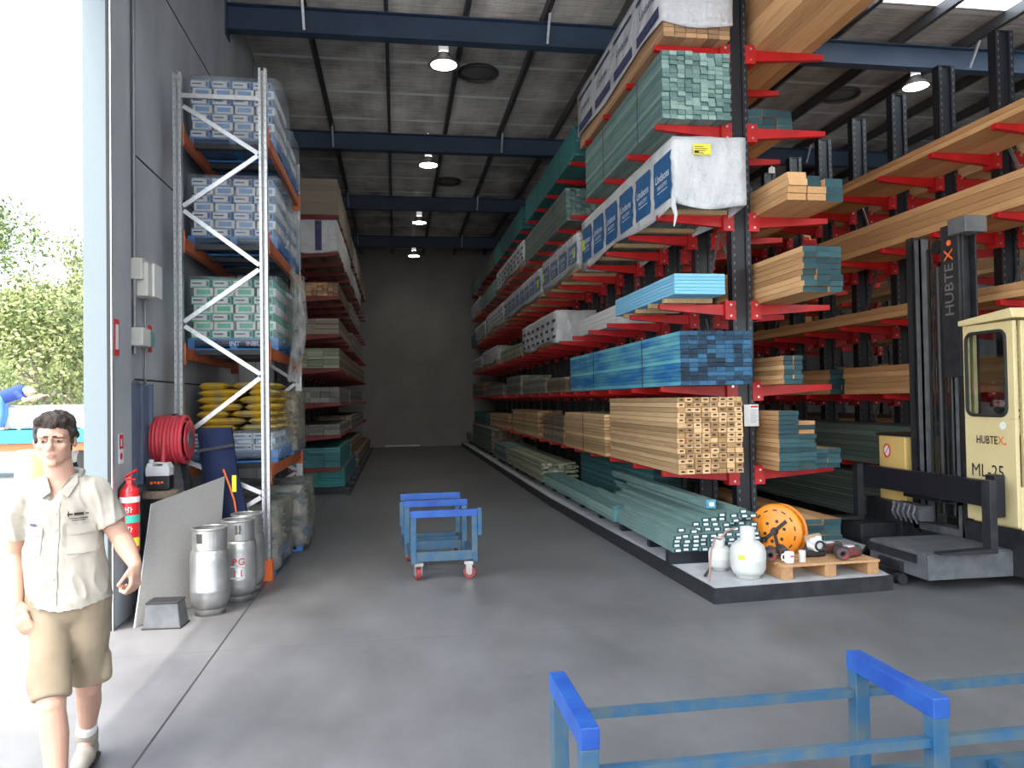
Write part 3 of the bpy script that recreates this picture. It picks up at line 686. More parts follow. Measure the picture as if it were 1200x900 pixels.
# hanging torn film on that load
q = MB(); vs = []; fs = []; n = 12; m_ = 8
for i in range(n + 1):
    for j in range(m_ + 1):
        t = i / n; u = j / m_; z = BL_[2] + .95 - 1.05 * t - .25 * t * abs(math.sin(u * 5)); y = 8.4 + 1.1 * u
        x = -1.15 + .06 * math.sin(u * 9 + t * 3) + .05 * math.sin(t * 3) ; vs.append((x, y, z))
for i in range(n):
    for j in range(m_): a = i * (m_ + 1) + j; fs.append((a, a + 1, a + m_ + 2, a + m_ + 1))
q.add(vs, fs, 0, True); q.build('torn_film', 'film_heavy', ld, fixn=False)
carton_load('film-draped pallet of pale cartons on the third rack level, far end', 9.47, 10.28, BL_[2], 6, G2, 6, None, film='film_dirty')

def bag_mb(x0, x1, y0, y1, z0, z1, seed):
    q = MB(); vs = []; fs = []; n = 8; m_ = 6
    for side in (1, -1):
        for i in range(n + 1):
            for j in range(m_ + 1):
                u = i / n * 2 - 1; v = j / m_ * 2 - 1
                t = (1 - abs(u) ** 4) * (1 - abs(v) ** 4); t = max(0, t) ** .45
                x = (x0 + x1) / 2 + u * (x1 - x0) / 2; y = (y0 + y1) / 2 + v * (y1 - y0) / 2
                z = (z0 + z1) / 2 + side * (z1 - z0) / 2 * t + .006 * noise.noise(Vector((x * 9 + seed, y * 9, side)))
                vs.append((x, y, z))
    k = (n + 1) * (m_ + 1)
    for s_ in (0, 1):
        for i in range(n):
            for j in range(m_):
                a = s_ * k + i * (m_ + 1) + j; f = (a, a + 1, a + m_ + 2, a + m_ + 1); fs.append(f if s_ else f[::-1])
    q.add(vs, fs, 0, True); return q
def bag_load(label, y0, y1, z, rows, mat_, seed, film='film', h=.078, x0=-2.12, x1=-1.24, pal='palletblue', filmtop=True):
    rnd = random.Random(seed)
    r = T('bagged_pallet_load', label, 'pallet load', ((x0 + x1) / 2, (y0 + y1) / 2, z))
    zz = z + .003
    if pal: q = MB(); pallet_mb(q, x0, x1, y0, y1, z + .003); q.build('pallet', pal, r); zz = z + .135
    for k in range(rows):
        nx = 2
        for i in range(nx):
            for j in range(3):
                wx = (x1 - x0 - .04) / nx; wy = (y1 - y0 - .04) / 3; dx = (0, .10, -.08, .05)[k % 4]
                xa_ = x0 + .02 + (0 if i == 0 else wx + dx); xb_ = x0 + .01 + (wx + dx if i == 0 else 2 * wx)
                bag_mb(xa_ + rnd.uniform(0, .03), xb_ - rnd.uniform(0, .03), y0 + .02 + wy * j, y0 + .015 + wy * (j + 1), zz, zz + h, k * 7 + i).build('paper_bag', mat_, r)
        zz += h * .97
    if film:
        q = MB(); film_box(q, x0 - .03, x1 + .05, y0 - .02, y1 + .02, z + .06, zz + (.03 if filmtop else -.15), 9, .03, seed + 20); q.build('stretch_film', film, r, fixn=False)
    return r
carton_load('wrapped silver and white load on a blue pallet beneath the yellow bags', 8.30, 9.35, BL_[3], 3, ['cartonw', 'bagblue', 'printnavy'], 8, None, ch=.06)
bag_load('stack of yellow paper bags on the fourth rack level, near end', 8.30, 9.32, BL_[3] + .325, 7, 'bagyellow', 9, None, pal=None)
bag_load('stack of yellow paper bags on the fourth rack level, far end', 9.42, 10.26, BL_[3], 8, 'bagyellow', 10, 'film_dirty')
bag_load('floor-level pallet of white and green bags inside the near end of rack', 7.92, 9.02, 0, 7, 'baggreen', 11, 'film_dirty')
bag_load('floor-level film-draped pallet of blue-white bags at the far end of rack', 9.15, 10.26, 0, 8, 'bagblue', 12, 'film_dirty', x1=-1.12)
q = MB(); pallet_mb(q, -1.95, -1.36, 8.0, 8.9, .76); 
# ------------------------------------------------------------------ cantilever racks
def arm_mb(L, s, zt=0.):
    """red tapered arm reaching s*X from its bracket"""
    q = MB(); w = .032
    vs = []
    for (x, zb) in ((0, -.13), (L, -.055)):
        for y in (-w, w):
            vs += [(s * x, y, zb), (s * x, y, zt)]
    q.add(vs, [(0, 1, 3, 2), (4, 6, 7, 5), (0, 4, 5, 1), (2, 3, 7, 6), (1, 5, 7, 3), (0, 2, 6, 4)])
    q.box(min(-s * .02, s * .10), max(-s * .02, s * .10), -.075, .075, -.17, .035)
    for y in (-.076, .076): q.cone((s * .04, y, -.01), (s * .04, y + (-.014 if y < 0 else .014), -.01), .014, .014, 8, 1); q.cone((s * .04, y, -.13), (s * .04, y + (-.014 if y < 0 else .014), -.13), .012, .012, 8, 1)
    return q
def column_mb(x, y, h, z0):
    q = MB()
    for s_ in (-1, 1):
        q.box(x + s_ * .085 - .032, x + s_ * .085 + .028, y - .06, y + .06, z0, h)
        z = z0 + .1
        while z < h: q.box(x + s_ * .085 - .006, x + s_ * .085 + .006, y - .0615, y - .06, z, z + .035, 1); z += .09
    q.box(x - .06, x + .06, y - .035, y + .035, z0, h); q.box(x - .11, x + .11, y - .06, y + .06, h, h + .01)
    return q
def cantilever(name_label, X, ys, h, z0, levels, Lleft, Lright, base, nl, nr, ybase=None, root=.11, arm_mat='red'):
    r = T('cantilever_rack', name_label, 'rack', (X, ys[0], 0))
    meshes = {}
    lefts = []; rights = []
    for i, y in enumerate(ys):
        o = column_mb(X, y, h, z0).build('column', ['rackblack', 'slot'], r) if i == 0 else None
        if o is None:
            o = col0.copy(); COL.objects.link(o); o.parent = r; o.location = (0, y - ys[0], 0)
        else: col0 = o
        q = MB().box(X - base[0], X + base[1], y - .05, y + .05, z0, z0 + .12) if i == 0 else None
        if q: base0 = q.build('base_beam', 'rackblack', r)
        else: bb = base0.copy(); COL.objects.link(bb); bb.parent = r; bb.location = (0, y - ys[0], 0)
    bulk = MB()
    for s_, L_, n_ in ((-1, Lleft, nl), (1, Lright, nr)):
        if not L_: continue
        first = None
        for i, y in enumerate(ys):
            for z in levels:
                if i < n_:
                    if first is None:
                        first = arm_mb(L_, s_).build('arm', [arm_mat, 'bolt'], r, True)
                        a = first
                    else: a = first.copy(); COL.objects.link(a); a.parent = r
                    a.location = (s_ * root, y - ys[0], z)
                else:
                    t = arm_mb(L_, s_); bulk.add(t.v, t.f, t.m, False, Matrix.Translation((X + s_ * root, y, z)))
    if bulk.v: tag(bulk.build('arm', [arm_mat, 'bolt'], r), kind='stuff')
    # bracing between columns
    q = MB()
    for i in range(0, len(ys) - 1, 3):
        for za, zb in ((1.0, 2.7), (2.9, 4.6)):
            if zb < h:
                MB().bar((X, ys[i] + .06, za), (X, ys[i + 1] - .06, zb), .012, .04).build('brace', 'galv_dark', r)
                MB().bar((X + .013, ys[i] + .06, zb), (X + .013, ys[i + 1] - .06, za), .012, .04).build('brace', 'galv_dark', r)
    return r
ZL = [.94, 1.86, 2.76, 3.74, 4.74, 5.62]
XA = 3.80
YS = [7.87 + 1.015 * i for i in range(21)]
rackA = cantilever('central double-sided black cantilever rack with red arms, lining the aisle', XA, YS, 6.95, .13, ZL, .84, .95, (1.12, 1.05), 11, 5)
q = MB().box(XA - .02, XA + .15, 7.795, 7.80, 1.41, 1.65); o = q.build('notice', 'label', rackA)
q = MB().box(XA + .06, XA + .14, 7.793, 7.795, 1.615, 1.635, 0)
for k in range(7): q.box(XA + .055, XA + .055 + .09 - (k * 37 % 5) * .008, 7.793, 7.795, 1.585 - .022 * k, 1.588 - .022 * k, 1)
q.build('notice_lines', ['redsign', 'strap'], o)
XB = 7.0
YB = [6.77 + .92 * i for i in range(20)]
ZB = [.84, 1.74, 2.68, 3.57, 4.48]
rackB = cantilever('right-hand black cantilever rack with red arms behind the forklift', XB, YB, 5.92, 0, ZB, .84, .84, (.95, .95), 10, 10)
XC = 9.8
rackC = cantilever('farthest right cantilever rack, seen dimly between the pine packs', XC, [7.5 + 1.6 * i for i in range(9)], 5.2, 0, ZB, .84, 0, (.95, .2), 9, 0)
ZD = [.50, 1.12, 1.74, 2.40, 3.05, 3.78, 4.62, 5.34]
XD = -2.12
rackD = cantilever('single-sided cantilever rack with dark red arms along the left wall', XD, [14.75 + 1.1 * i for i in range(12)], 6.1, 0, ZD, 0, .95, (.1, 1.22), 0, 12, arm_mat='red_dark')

# concrete plinth under the central rack
pl = [(2.62, 6.02), (4.33, 6.12), (4.52, 6.9), (4.95, 7.4), (4.95, 28.6), (2.42, 28.6), (2.45, 12)]
struct(MB().prism(pl, 'z', 0, .128), 'trim_2', 'plinth')
q = MB()
for i in range(len(pl)):
    a = pl[i]; c = pl[(i + 1) % len(pl)]
    if i in (0, 1, 2, 3, 5, 6):
        q.bar((a[0], a[1], .066), (c[0], c[1], .066), .02, .131)
struct(q, 'trim_3', 'steel_dark')
q = MB().box(-.93, -.89, 14.4, 28.6, 0.0, .07); struct(q, 'trim_4', 'steel_dark')

# ------------------------------------------------------------------ timber packs
def boards_mb(x0, x1, y0, y1, z0, z1, bw, bh, jit=.01, rnd=random, xs=0, marks=0, pale=()):
    nx = max(1, round((x1 - x0) / bw)); nz = max(1, round((z1 - z0) / bh)); w = (x1 - x0) / nx; h = (z1 - z0) / nz
    q = MB(); mk = MB()
    for k in range(nz):
        for i in range(nx):
            if nx > 2 and nz > 2 and 0 < i < nx - 1 and 0 < k < nz - 1 and y1 - y0 > 9: pass
            j0 = rnd.uniform(-jit, jit); j1 = rnd.uniform(-jit, jit)
            dz = 0
            xa = x0 + w * i + .003; xb = x0 + w * (i + 1) - .003; za = z0 + h * k + dz + .002; zb = z0 + h * (k + 1) + dz - .002
            q.box(xa, xb, y0 + j0, y1 + j1, za, zb, 0, 0 if k in pale else 1)
            if marks == 1:
                m = rnd.random()
                (q.box(xa + w * .28, xa + w * .72, y0 + j0 - .003, y0 + j0, za + h * .34, za + h * .66, 2) if rnd.random() < .85 else 0)
            elif marks == 2 and rnd.random() < .9:
                mk.box(xa + w * .22, xa + w * .75, y0 + j0 - .003, y0 + j0, za + h * .25, za + h * .68, 0)
    return q, mk
def timber_pack(label, x0, x1, y0, y1, z, h, side, end, bw=.09, bh=.045, jit=.01, straps=2, seed=0, marks=0, glut=0, name='timber_pack', cat='timber pack', group=None, glutm='old_pine', strapm='strap', pale=()):
    rnd = random.Random(seed + int(x0 * 10) + int(z * 10))
    r = T(name, label, cat, ((x0 + x1) / 2, y0, z), 0, group)
    g = .003
    if glut:
        for yy in [y0 + .35 + i * (y1 - y0 - .7) / 3 for i in range(4)]:
            MB().box(x0 + .01, x1 - .01, yy - .04, yy + .04, z + g, z + g + glut).build('bearer', glutm, r)
    q, mk = boards_mb(x0, x1, y0, y1, z + g + glut, z + h, bw, bh, jit, rnd, marks=marks, pale=pale)
    q.build('boards', [side, end, 'stamp'], r)
    for i in range(straps):
        yy = y0 + (y1 - y0) * (i + .5) / straps * (.9) + .1
        q = MB(); e = .003
        q.box(x0 - e, x0, yy - .01, yy + .01, z + g + glut - e, z + h + e).box(x1, x1 + e, yy - .01, yy + .01, z + g + glut - e, z + h + e).box(x0, x1, yy - .01, yy + .01, z + h, z + h + e)
        q.build('strap', strapm, r)
    return r
def wrap_pack(label, x0, x1, y0, y1, z, h, style, seed=0, base='pine', film=False, bh=.10, group=None):
    rnd = random.Random(seed)
    r = T('wrapped_timber_pack', label, 'wrapped timber pack', ((x0 + x1) / 2, y0, z), 0, group)
    zb = z + .003
    if style == 'blue':
        yy = y0 + .45
        while yy < y1 - .2: MB().box(x0 + .02, x1 - .02, yy - .045, yy + .045, zb, zb + .045).build('bearer', 'pine', r); yy += .9
        zb += .045
    q, mk = boards_mb(x0 + .02, x1 - .02, y0 + .02, y1 - .02, zb, z + h - .02, .12, .05, .003, rnd); q.build('boards', [base, base], r)
    # wrap: open-bottomed cover with creases and a sagging hem
    bm = bmesh.new(); bmesh.ops.create_cube(bm, size=1); bmesh.ops.subdivide_edges(bm, edges=bm.edges[:], cuts=11, use_grid_fill=True)
    dead = [f for f in bm.faces if f.normal.z < -.9]; bmesh.ops.delete(bm, geom=dead, context='FACES_ONLY')
    z0w = z + bh
    vs = []
    for v in bm.verts:
        p = v.co; x = (x0 + x1) / 2 + p.x * (x1 - x0); y = (y0 + y1) / 2 + p.y * (y1 - y0); t = p.z + .5
        zl = z0w + .035 * math.sin(y * 2.3 + seed) + (.05 * (1 - (2 * p.x) ** 2) * -1 if p.y < -.49 else 0)
        zz = zl + (z + h - zl) * t
        c = Vector((x, y, zz)); nn = noise.noise_vector(Vector((x * 4, y * 1.7, zz * 4)) + Vector((seed * 3, 0, 0))) * .016
        out = Vector((p.x * 2 if abs(p.x) > .49 else 0, p.y * 2 if abs(p.y) > .49 else 0, 1 if p.z > .49 else 0)) * .006
        nn.x = max(-.002, nn.x * (1 if p.x > 0 else -1)) * (1 if p.x > 0 else -1) if abs(p.x) > .49 else nn.x * .2
        vs.append(tuple(c + out + nn))
    bm.verts.ensure_lookup_table(); bm.verts.index_update()
    fs = [tuple(v.index for v in f.verts) for f in bm.faces]; bm.free()
    q = MB().add(vs, fs, 0, True); wobj = q.build('wrap', 'wrap', r)
    wobj.modifiers.new('s', 'SOLIDIFY').thickness = .003
    # printing on the aisle side
    pr_ = MB(); tx = MB(); xx = x0 - .022
    if style == 'blue':
        n = max(2, int((y1 - y0) / .62)); p = (y1 - y0) / n
        for i in range(n):
            ya = y0 + p * i + .04; yb = ya + p * .78; zc0 = z0w + .09; zc1 = z + h - .13
            poly = []
            N_ = 9
            for k in range(N_): poly.append((ya + rnd.uniform(-.025, .03), zc0 + (zc1 - zc0) * k / (N_ - 1)))
            for k in range(N_): poly.append((yb + rnd.uniform(-.03, .025), zc1 - (zc1 - zc0) * k / (N_ - 1)))
            pr_.prism(poly, 'x', xx, xx + .004)
            zc = (zc0 + zc1) / 2; ym = (ya + yb) / 2
            text_mb(tx, 'Lindsons', .125, face_negx(xx - .001, ym, zc + .04), sx=.95); text_mb(tx, 'INDUSTRY', .062, face_negx(xx - .001, ym, zc - .06)); tx.box(xx - .002, xx, ya + .1, yb - .1, zc - .115, zc - .108)
        for yl in (y0 + .12, y1 - .25): MB().box(xx - .004, xx - .001, yl, yl + .14, (z0w + z + h) / 2 - .10, (z0w + z + h) / 2 + .06).build('lime_label', 'lime', r) if (film or yl > y0 + 1) else None
        pr_.build('printed_panels', 'printblue', r); tx.build('lettering', 'printwhite', r)
    elif style == 'bars':
        n = max(2, int((y1 - y0) / .75)); p = (y1 - y0) / n
        for i in range(n):
            ya = y0 + p * i + .05; yb = ya + p * .8; ym = (ya + yb) / 2
            pr_.box(xx, xx + .004, ya, yb, z + h - .14, z + h - .10); 
            pr_.box(xx, xx + .004, ya, yb, z0w + .05, z0w + .17)
            text_mb(pr_, 'Lindsons', .14, face_negx(xx - .001, ym, z + h * .62))
        pr_.build('lettering', 'printnavy', r)
    elif style == 'marks':
        n = max(3, int((y1 - y0) / .5)); p = (y1 - y0) / n
        for i in range(n):
            for k in range(3):
                ya = y0 + p * i + .05 + (k % 2) * .12; zc = z0w + .07 + k * (h - bh - .12) / 3
                pr_.box(xx, xx + .004, ya, ya + p * .45, zc, zc + .05)
        pr_.build('printed_marks', 'printnavy', r)
    if film:
        q = MB(); film_box(q, x0 - .035, x1 + .02, y0 - .02, y1 + .01, z + .05, z + h + .025, 11, .02, seed); q.build('stretch_film', 'film_gloss', r, fixn=False)
    return r
XAl, XAr = 2.86, 3.63
# --- top level
p = wrap_pack('white printed timber pack on the highest central rack level, at the near end', 2.86, 3.66, 7.62, 11.35, ZL[5], .84, 'bars', 1, 'pine_dark', bh=.17)
timber_pack('dark teal timber pack on the highest central level, just behind the white pack', XAl, XAr, 11.6, 16.25, ZL[5], .50, 'teal_sheet', 'teal_dark', seed=2)
timber_pack('dark teal timber pack on the highest central level, third from the camera', XAl, XAr, 16.7, 21.6, ZL[5], .50, 'teal_sheet', 'teal_dark', seed=3)
timber_pack('dull grey-green pack on the highest central level, fourth from the camera', XAl, XAr, 21.8, 25.4, ZL[5], .50, 'grey_green', 'grey_green', seed=4)
timber_pack('grey-green pack on the highest central level, nearest the back wall', XAl, XAr, 25.6, 28.6, ZL[5], .50, 'teal', 'teal', seed=5)
# --- level 5
timber_pack('pale teal timber pack with stepped board ends, second level down, near end', XAl, 3.64, 7.66, 10.95, ZL[4], .74, 'teal', 'teal_end', .085, .048, .02, 2, 6)
timber_pack('grey-teal timber pack behind the pale teal one on the same level', XAl, XAr, 12.3, 16.35, ZL[4], .56, 'grey_green', 'teal', .09, .045, .02, 2, 7)
wrap_pack('white pack with small dark marks on the second level down, mid aisle', XAl, XAr, 16.5, 21.2, ZL[4], .56, 'marks', 8, 'pine_dark', film=True)
timber_pack('teal pack beyond the white marked pack on the second level down', XAl, XAr, 21.4, 25.0, ZL[4], .5, 'teal', 'teal', seed=9)
wrap_pack('pale wrapped pack farthest along the second level down, at the back', XAl, XAr, 25.2, 28.6, ZL[4], .5, 'marks', 10, film=True)
# --- level 4
p = wrap_pack('white wrapped pack with blue printed panels and yellow label, nearest the camera', 2.86, 3.64, 7.36, 11.25, ZL[3], .70, 'blue', 11, 'grey_green', bh=-.01)
MB().box(3.06, 3.25, 7.325, 7.329, 4.25, 4.36).build('yellow_label', 'yellow', p)
q = MB()
for k in range(4): q.box(3.07, 3.07 + .1 + .02 * (k % 3), 7.322, 7.325, 4.262 + .022 * k, 4.268 + .022 * k)
q.box(3.07, 3.12, 7.322, 7.325, 4.262, 4.285); q.build('label_print', 'strap', p)
q = MB(); q.tube([(2.85, 7.34, 3.80), (2.83, 7.33, 3.72), (2.86, 7.33, 3.62), (2.84, 7.34, 3.50)], [.035, .03, .02, .006], 7); q.build('torn_corner', 'wrap', p)
wrap_pack('glossy film-covered white and navy pack behind the blue-panelled one', XAl, XAr, 11.5, 14.4, ZL[3], .62, 'blue', 12, film=True)
wrap_pack('third film-covered white and navy pack along the middle level', XAl, XAr, 14.6, 19.7, ZL[3], .60, 'blue', 13, film=True)
wrap_pack('fourth wrapped pack along the middle level, small dark marks', XAl, XAr, 19.9, 23.8, ZL[3], .60, 'marks', 14, film=True)
wrap_pack('fifth wrapped pack along the middle level, dull white, far down the aisle', XAl, XAr, 24.0, 27.0, ZL[3], .56, 'marks', 15, film=True)
timber_pack('short dark green pack at the back end of the middle level', XAl, XAr, 27.2, 28.7, ZL[3] - .0, .42, 'teal_dark', 'teal_dark', seed=16)
# --- level 3
timber_pack('stack of pale blue foam sheets on timber bearers', XAl, 3.42, 7.42, 9.55, ZL[2], .27, 'foam', 'foam', .56, .035, .004, 0, 17, glut=.05, name='foam_sheet_stack', cat='foam sheets', glutm='pine')
timber_pack('low stack of white boards with a grey side, behind the blue foam', 3.0, 3.55, 9.95, 12.2, ZL[2], .27, 'whiteboard', 'whiteboard', .5, .06, .004, 0, 18, name='white_board_stack', cat='boards')
wrap_pack('white wrapped bundle with torn hem behind the white boards, third shelf up', XAl, 3.6, 13.2, 16.9, ZL[2], .58, 'marks', 19, film=False, bh=.02)
timber_pack('low stack of pale green boards beyond the torn white bundle', XAl, 3.5, 17.2, 20.6, ZL[2], .30, 'olive', 'olive', seed=20)
wrap_pack('dull white wrapped pack on the third shelf near the back', XAl, XAr, 21.2, 25.0, ZL[2], .52, 'none', 21, film=True)
wrap_pack('last dull wrapped pack on the third shelf, against the back wall', XAl, XAr, 25.2, 28.6, ZL[2], .45, 'marks', 22, film=True)
# --- level 2
timber_pack('bright blue timber pack with dark blue ends below the foam', XAl, 3.64, 7.30, 12.2, ZL[1], .56, 'blue', 'blue_end', .095, .045, .008, 2, 23)
timber_pack('low brown and grey stack just beyond the bright blue timber', XAl, 3.6, 12.6, 14.2, ZL[1], .26, 'old_pine', 'old_pine', seed=24)
timber_pack('low pale board stack on the second shelf, second beyond the blue timber', XAl, 3.5, 14.4, 17.0, ZL[1], .30, 'grey_timber', 'grey_timber', seed=25)
timber_pack('tall pale grey stack on the second shelf, mid aisle', XAl, 3.6, 17.3, 19.5, ZL[1], .45, 'grey_timber', 'olive', seed=26)
timber_pack('low pale stack on the second shelf before the last pack', XAl, 3.4, 20.3, 24.3, ZL[1], .32, 'grey_timber', 'grey_timber', seed=27)
timber_pack('last brown stack on the second shelf, near the back wall', XAl, 3.6, 24.8, 28.3, ZL[1], .48, 'old_pine', 'old_pine', seed=28)
# --- level 1
timber_pack('pine framing pack with dark stamped ends at the near end of lowest arms', XAl, 3.58, 7.42, 9.9, ZL[0], .80, 'pine', 'pine_end', .09, .053, .02, 0, 29, marks=1)
timber_pack('lower pine framing pack directly behind the stamped one', XAl - .04, 3.56, 10.05, 12.5, ZL[0], .58, 'pine', 'pine_end', .09, .045, .02, 1, 30)
timber_pack('short brownish pine pack, third along the lowest arms', XAl, 3.5, 12.8, 14.6, ZL[0], .48, 'old_pine', 'pine_dark', .09, .045, .03, 1, 31)
timber_pack('stepped pine pack on the lowest arms, fourth from the camera', XAl, 3.4, 15.2, 18.6, ZL[0], .56, 'pine', 'pine_dark', .09, .045, .10, 1, 32)
timber_pack('low orange pine pack on the lowest arms, fifth from the camera', XAl, 3.4, 19.3, 23.2, ZL[0], .40, 'pine', 'pine_dark', .09, .045, .12, 0, 33)
timber_pack('dark teal pack at the far end of the lowest arms', XAl, 3.6, 24.0, 28.0, ZL[0], .38, 'teal_dark', 'teal_dark', seed=34)
# --- floor level
Z0 = .252
timber_pack('teal pack standing on the rack base under the pine, behind loose boards', 3.25, 3.62, 9.3, 13.2, Z0, .62, 'teal_dark', 'teal_paint', .09, .045, .01, 1, 35)
timber_pack('low teal-grey pack on the rack base at aisle edge, beyond the loose boards', 2.55, 2.85, 8.75, 13.0, Z0, .20, 'teal', 'teal_dark', .09, .045, .02, 0, 36)
timber_pack('pale green sawn boards on the rack base, mid aisle', 2.55, 3.2, 13.2, 17.4, Z0, .34, 'olive', 'olive', .10, .04, .15, 0, 37)
timber_pack('low pale teal stack on the rack base, beyond the pale green boards', 2.55, 3.3, 17.7, 20.0, Z0, .36, 'teal', 'grey_timber', .10, .045, .03, 0, 38)
timber_pack('tall grey-teal pack on the rack base near the back', 2.6, 3.5, 20.8, 26.0, Z0, .66, 'grey_green', 'old_pine', .10, .045, .02, 1, 39)
timber_pack('last small pale stack on the rack base by the back wall', 2.6, 3.4, 26.4, 28.4, Z0, .3, 'olive', 'olive', seed=40)
# loose teal boards with white end tickets, nearest bottom corner
rnd = random.Random(5)
cols = [(2.60, 4), (2.69, 5), (2.78, 5), (2.87, 6), (2.96, 7), (3.05, 7), (3.14, 8), (3.23, 8), (3.32, 9), (3.41, 8)]
bw_, bh_ = .084, .040; bcol = {}
firsts = {}
cnt = 0
for ci, (x, n) in enumerate(cols):
    for k in range(n):
        L_ = rnd.choice((2.6, 3.0, 3.6)); yy = 6.90 + rnd.uniform(-.01, .05) + (.0 if k < 4 else rnd.uniform(.0, .22))
        key = L_
        if key not in firsts:
            rt = T('treated_board', 'loose teal treated board with a white ticket on its end', 'board', (x + .045, yy, Z0 + .003 + k * .0415), 0, 'loose teal boards with end tickets')
            MB().box(-bw_ / 2, bw_ / 2, 0, L_, 0, bh_, 0, 1).build('plank', ['teal', 'teal_paint'], rt, True)
            MB().box(-.022, .026, -.003, 0, .009, .030).build('end_ticket', 'label', rt, True); firsts[key] = rt
        else:
            rt = copy_tree(firsts[key]); rt.location = (x + .045, yy, Z0 + .003 + k * .0415)
MB().box(2.58, 3.66, 6.98, 7.07, .1285, .2525).build('bearer', 'rackblack'); tag(bpy.data.objects['bearer.%03d' % max([int(o.name[7:]) for o in COL.objects if o.name.startswith('bearer.')])], 'dark bearer on the plinth under the front of the ticketed teal boards', 'bearer')
r = T('loose_board', 'single blue-grey board lying on top of the ticketed teal boards', 'board', (3.16, 7.3, Z0 + .352), .0)
MB().box(-.05, .05, 0, 3.4, 0, .085, 0, 1).build('plank', ['teal', 'blue'], r, True)
MB().box(-.02, .03, -.004, 0, .02, .06).build('end_ticket', 'label', r, True)
r['label'] = 'deep blue-tinged board lying uppermost across the ticketed teal boards'

# --- right-hand side of the central rack
timber_pack('long reddish-brown timber pack on the highest right-hand arms, overhanging forward', 4.0, 4.72, 5.9, 12.2, ZL[5], .62, 'oregon', 'oregon', .15, .15, .02, 1, 50)
timber_pack('small teal-ended pack with one pine board on top right, second level down', 3.97, 4.52, 7.95, 12.5, ZL[4], .26, 'oregon', 'teal_paint', .19, .085, .01, 0, 51)
timber_pack('thick pine boards stacked next to the steel column, third level down right', 3.97, 4.18, 7.1, 12.5, ZL[3], .29, 'oregon', 'oregon', .21, .072, .02, 0, 52)
timber_pack('two low pine boards under teal ones, third level down right', 4.19, 4.40, 7.12, 12.5, ZL[3], .145, 'oregon', 'oregon', .21, .072, .02, 0, 53)
timber_pack('teal-ended boards lying on top of the low pine-ended ones', 4.19, 4.40, 7.2, 12.5, ZL[3] + .146, .145, 'oregon', 'teal_paint', .21, .072, .02, 0, 53)
timber_pack('outermost teal-ended boards on the third level down, right side', 4.42, 4.62, 7.15, 12.5, ZL[3], .25, 'oregon', 'teal_paint', .2, .08, .02, 0, 54)
timber_pack('tall stepped pine pack with teal ends, fourth level down right of column', 3.97, 4.40, 6.86, 12.0, ZL[2], .46, 'oregon', 'teal_paint', .16, .06, .035, 0, 54)
timber_pack('short pine pack with teal ends right of the column, second arms up', 3.98, 4.19, 7.28, 12.0, ZL[1], .30, 'oregon', 'teal_paint', .12, .05, .02, 0, 55)
timber_pack('tall pine stack with teal ends beside the paper notice on column', 3.98, 4.21, 7.42, 12.0, ZL[0], .64, 'oregon', 'teal_paint', .2, .05, .012, 0, 56)
timber_pack('second tall teal-ended stack with two pale boards, lowest right arms', 4.23, 4.45, 7.5, 12.0, ZL[0], .53, 'oregon', 'teal_paint', .22, .05, .02, 0, 57, pale=(8, 10))
timber_pack('lowest teal-ended stack at the tip of the bottom right arms', 4.47, 4.80, 7.6, 12.0, ZL[0], .22, 'oregon', 'teal_paint', .18, .055, .02, 0, 58)
timber_pack('short teal-ended stack with pale top lying behind the orange reel', 4.1, 4.5, 7.15, 10.0, Z0, .22, 'oregon', 'teal_paint', .2, .055, .03, 0, 59)
for i, (lv, h_) in enumerate(((1, .34), (2, .3), (3, .3), (0, .4))):
    timber_pack(['pine pack on second arms right, standing farther back', 'pine pack on third arms right side, farther back', 'pine pack on fourth arms right side, farther back', 'pine pack on lowest right arms, farther back'][i],
                4.0, 4.75, 13.0, 18.5, ZL[lv], h_, 'oregon', 'pine_dark', .15, .07, .03, 0, 60 + i)
# --- right rack, aisle side
def rb(label, lv, y0, y1, h_, side='oregon', end='teal_paint', x0=6.07, x1=6.85, **k): timber_pack(label, x0, x1, y0, y1, ZB[lv], h_, side, end, k.get('bw', .19), k.get('bh', .07), k.get('jit', .03), 0, int(y0 * 3) + lv)
rb('very long thin layer of pine boards on the top arms of the right rack', 4, 5.2, 15.5, .13, jit=.05)
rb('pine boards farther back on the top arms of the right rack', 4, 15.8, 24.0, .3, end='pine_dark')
rb('very long thick pine pack on the second arms down of the right rack', 3, 5.2, 13.2, .36, bh=.09)
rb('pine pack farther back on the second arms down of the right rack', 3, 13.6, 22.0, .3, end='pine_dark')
rb('thin pine layer above the cab, on third arms of right rack', 2, 5.2, 14.0, .15)
rb('pine pack farther back on the third arms down of the right rack', 2, 14.3, 21.0, .25, end='pine_dark')
rb('pine pack seen through the forklift cab on the lower right rack', 1, 5.3, 7.2, .36)
rb('pine pack with dark teal end behind the forklift mast on lower right rack', 1, 7.45, 9.5, .36)
rb('pine pack with ragged teal end left of the mast on the lower right rack', 1, 9.85, 13.6, .36)
rb('pine pack farther back on the lower arms of the right rack', 1, 14.0, 20.0, .3)
rb('long grey-green board stack on the lowest arms of the right rack', 0, 6.0, 12.6, .50, side='grey_green', end='grey_green')
rb('grey-green boards farther back on the lowest arms of the right rack', 0, 13.0, 19.0, .4, side='grey_green', end='grey_green')
timber_pack('long grey-green board stack lying on the base of the right rack', 6.07, 6.85, 7.4, 13.8, .123, .58, 'grey_green', 'grey_green', .12, .045, .03, 0, 81)
timber_pack('grey-green boards farther back on the base of the right rack', 6.07, 6.85, 14.2, 20.0, .123, .5, 'grey_green', 'grey_green', .12, .045, .03, 0, 82)
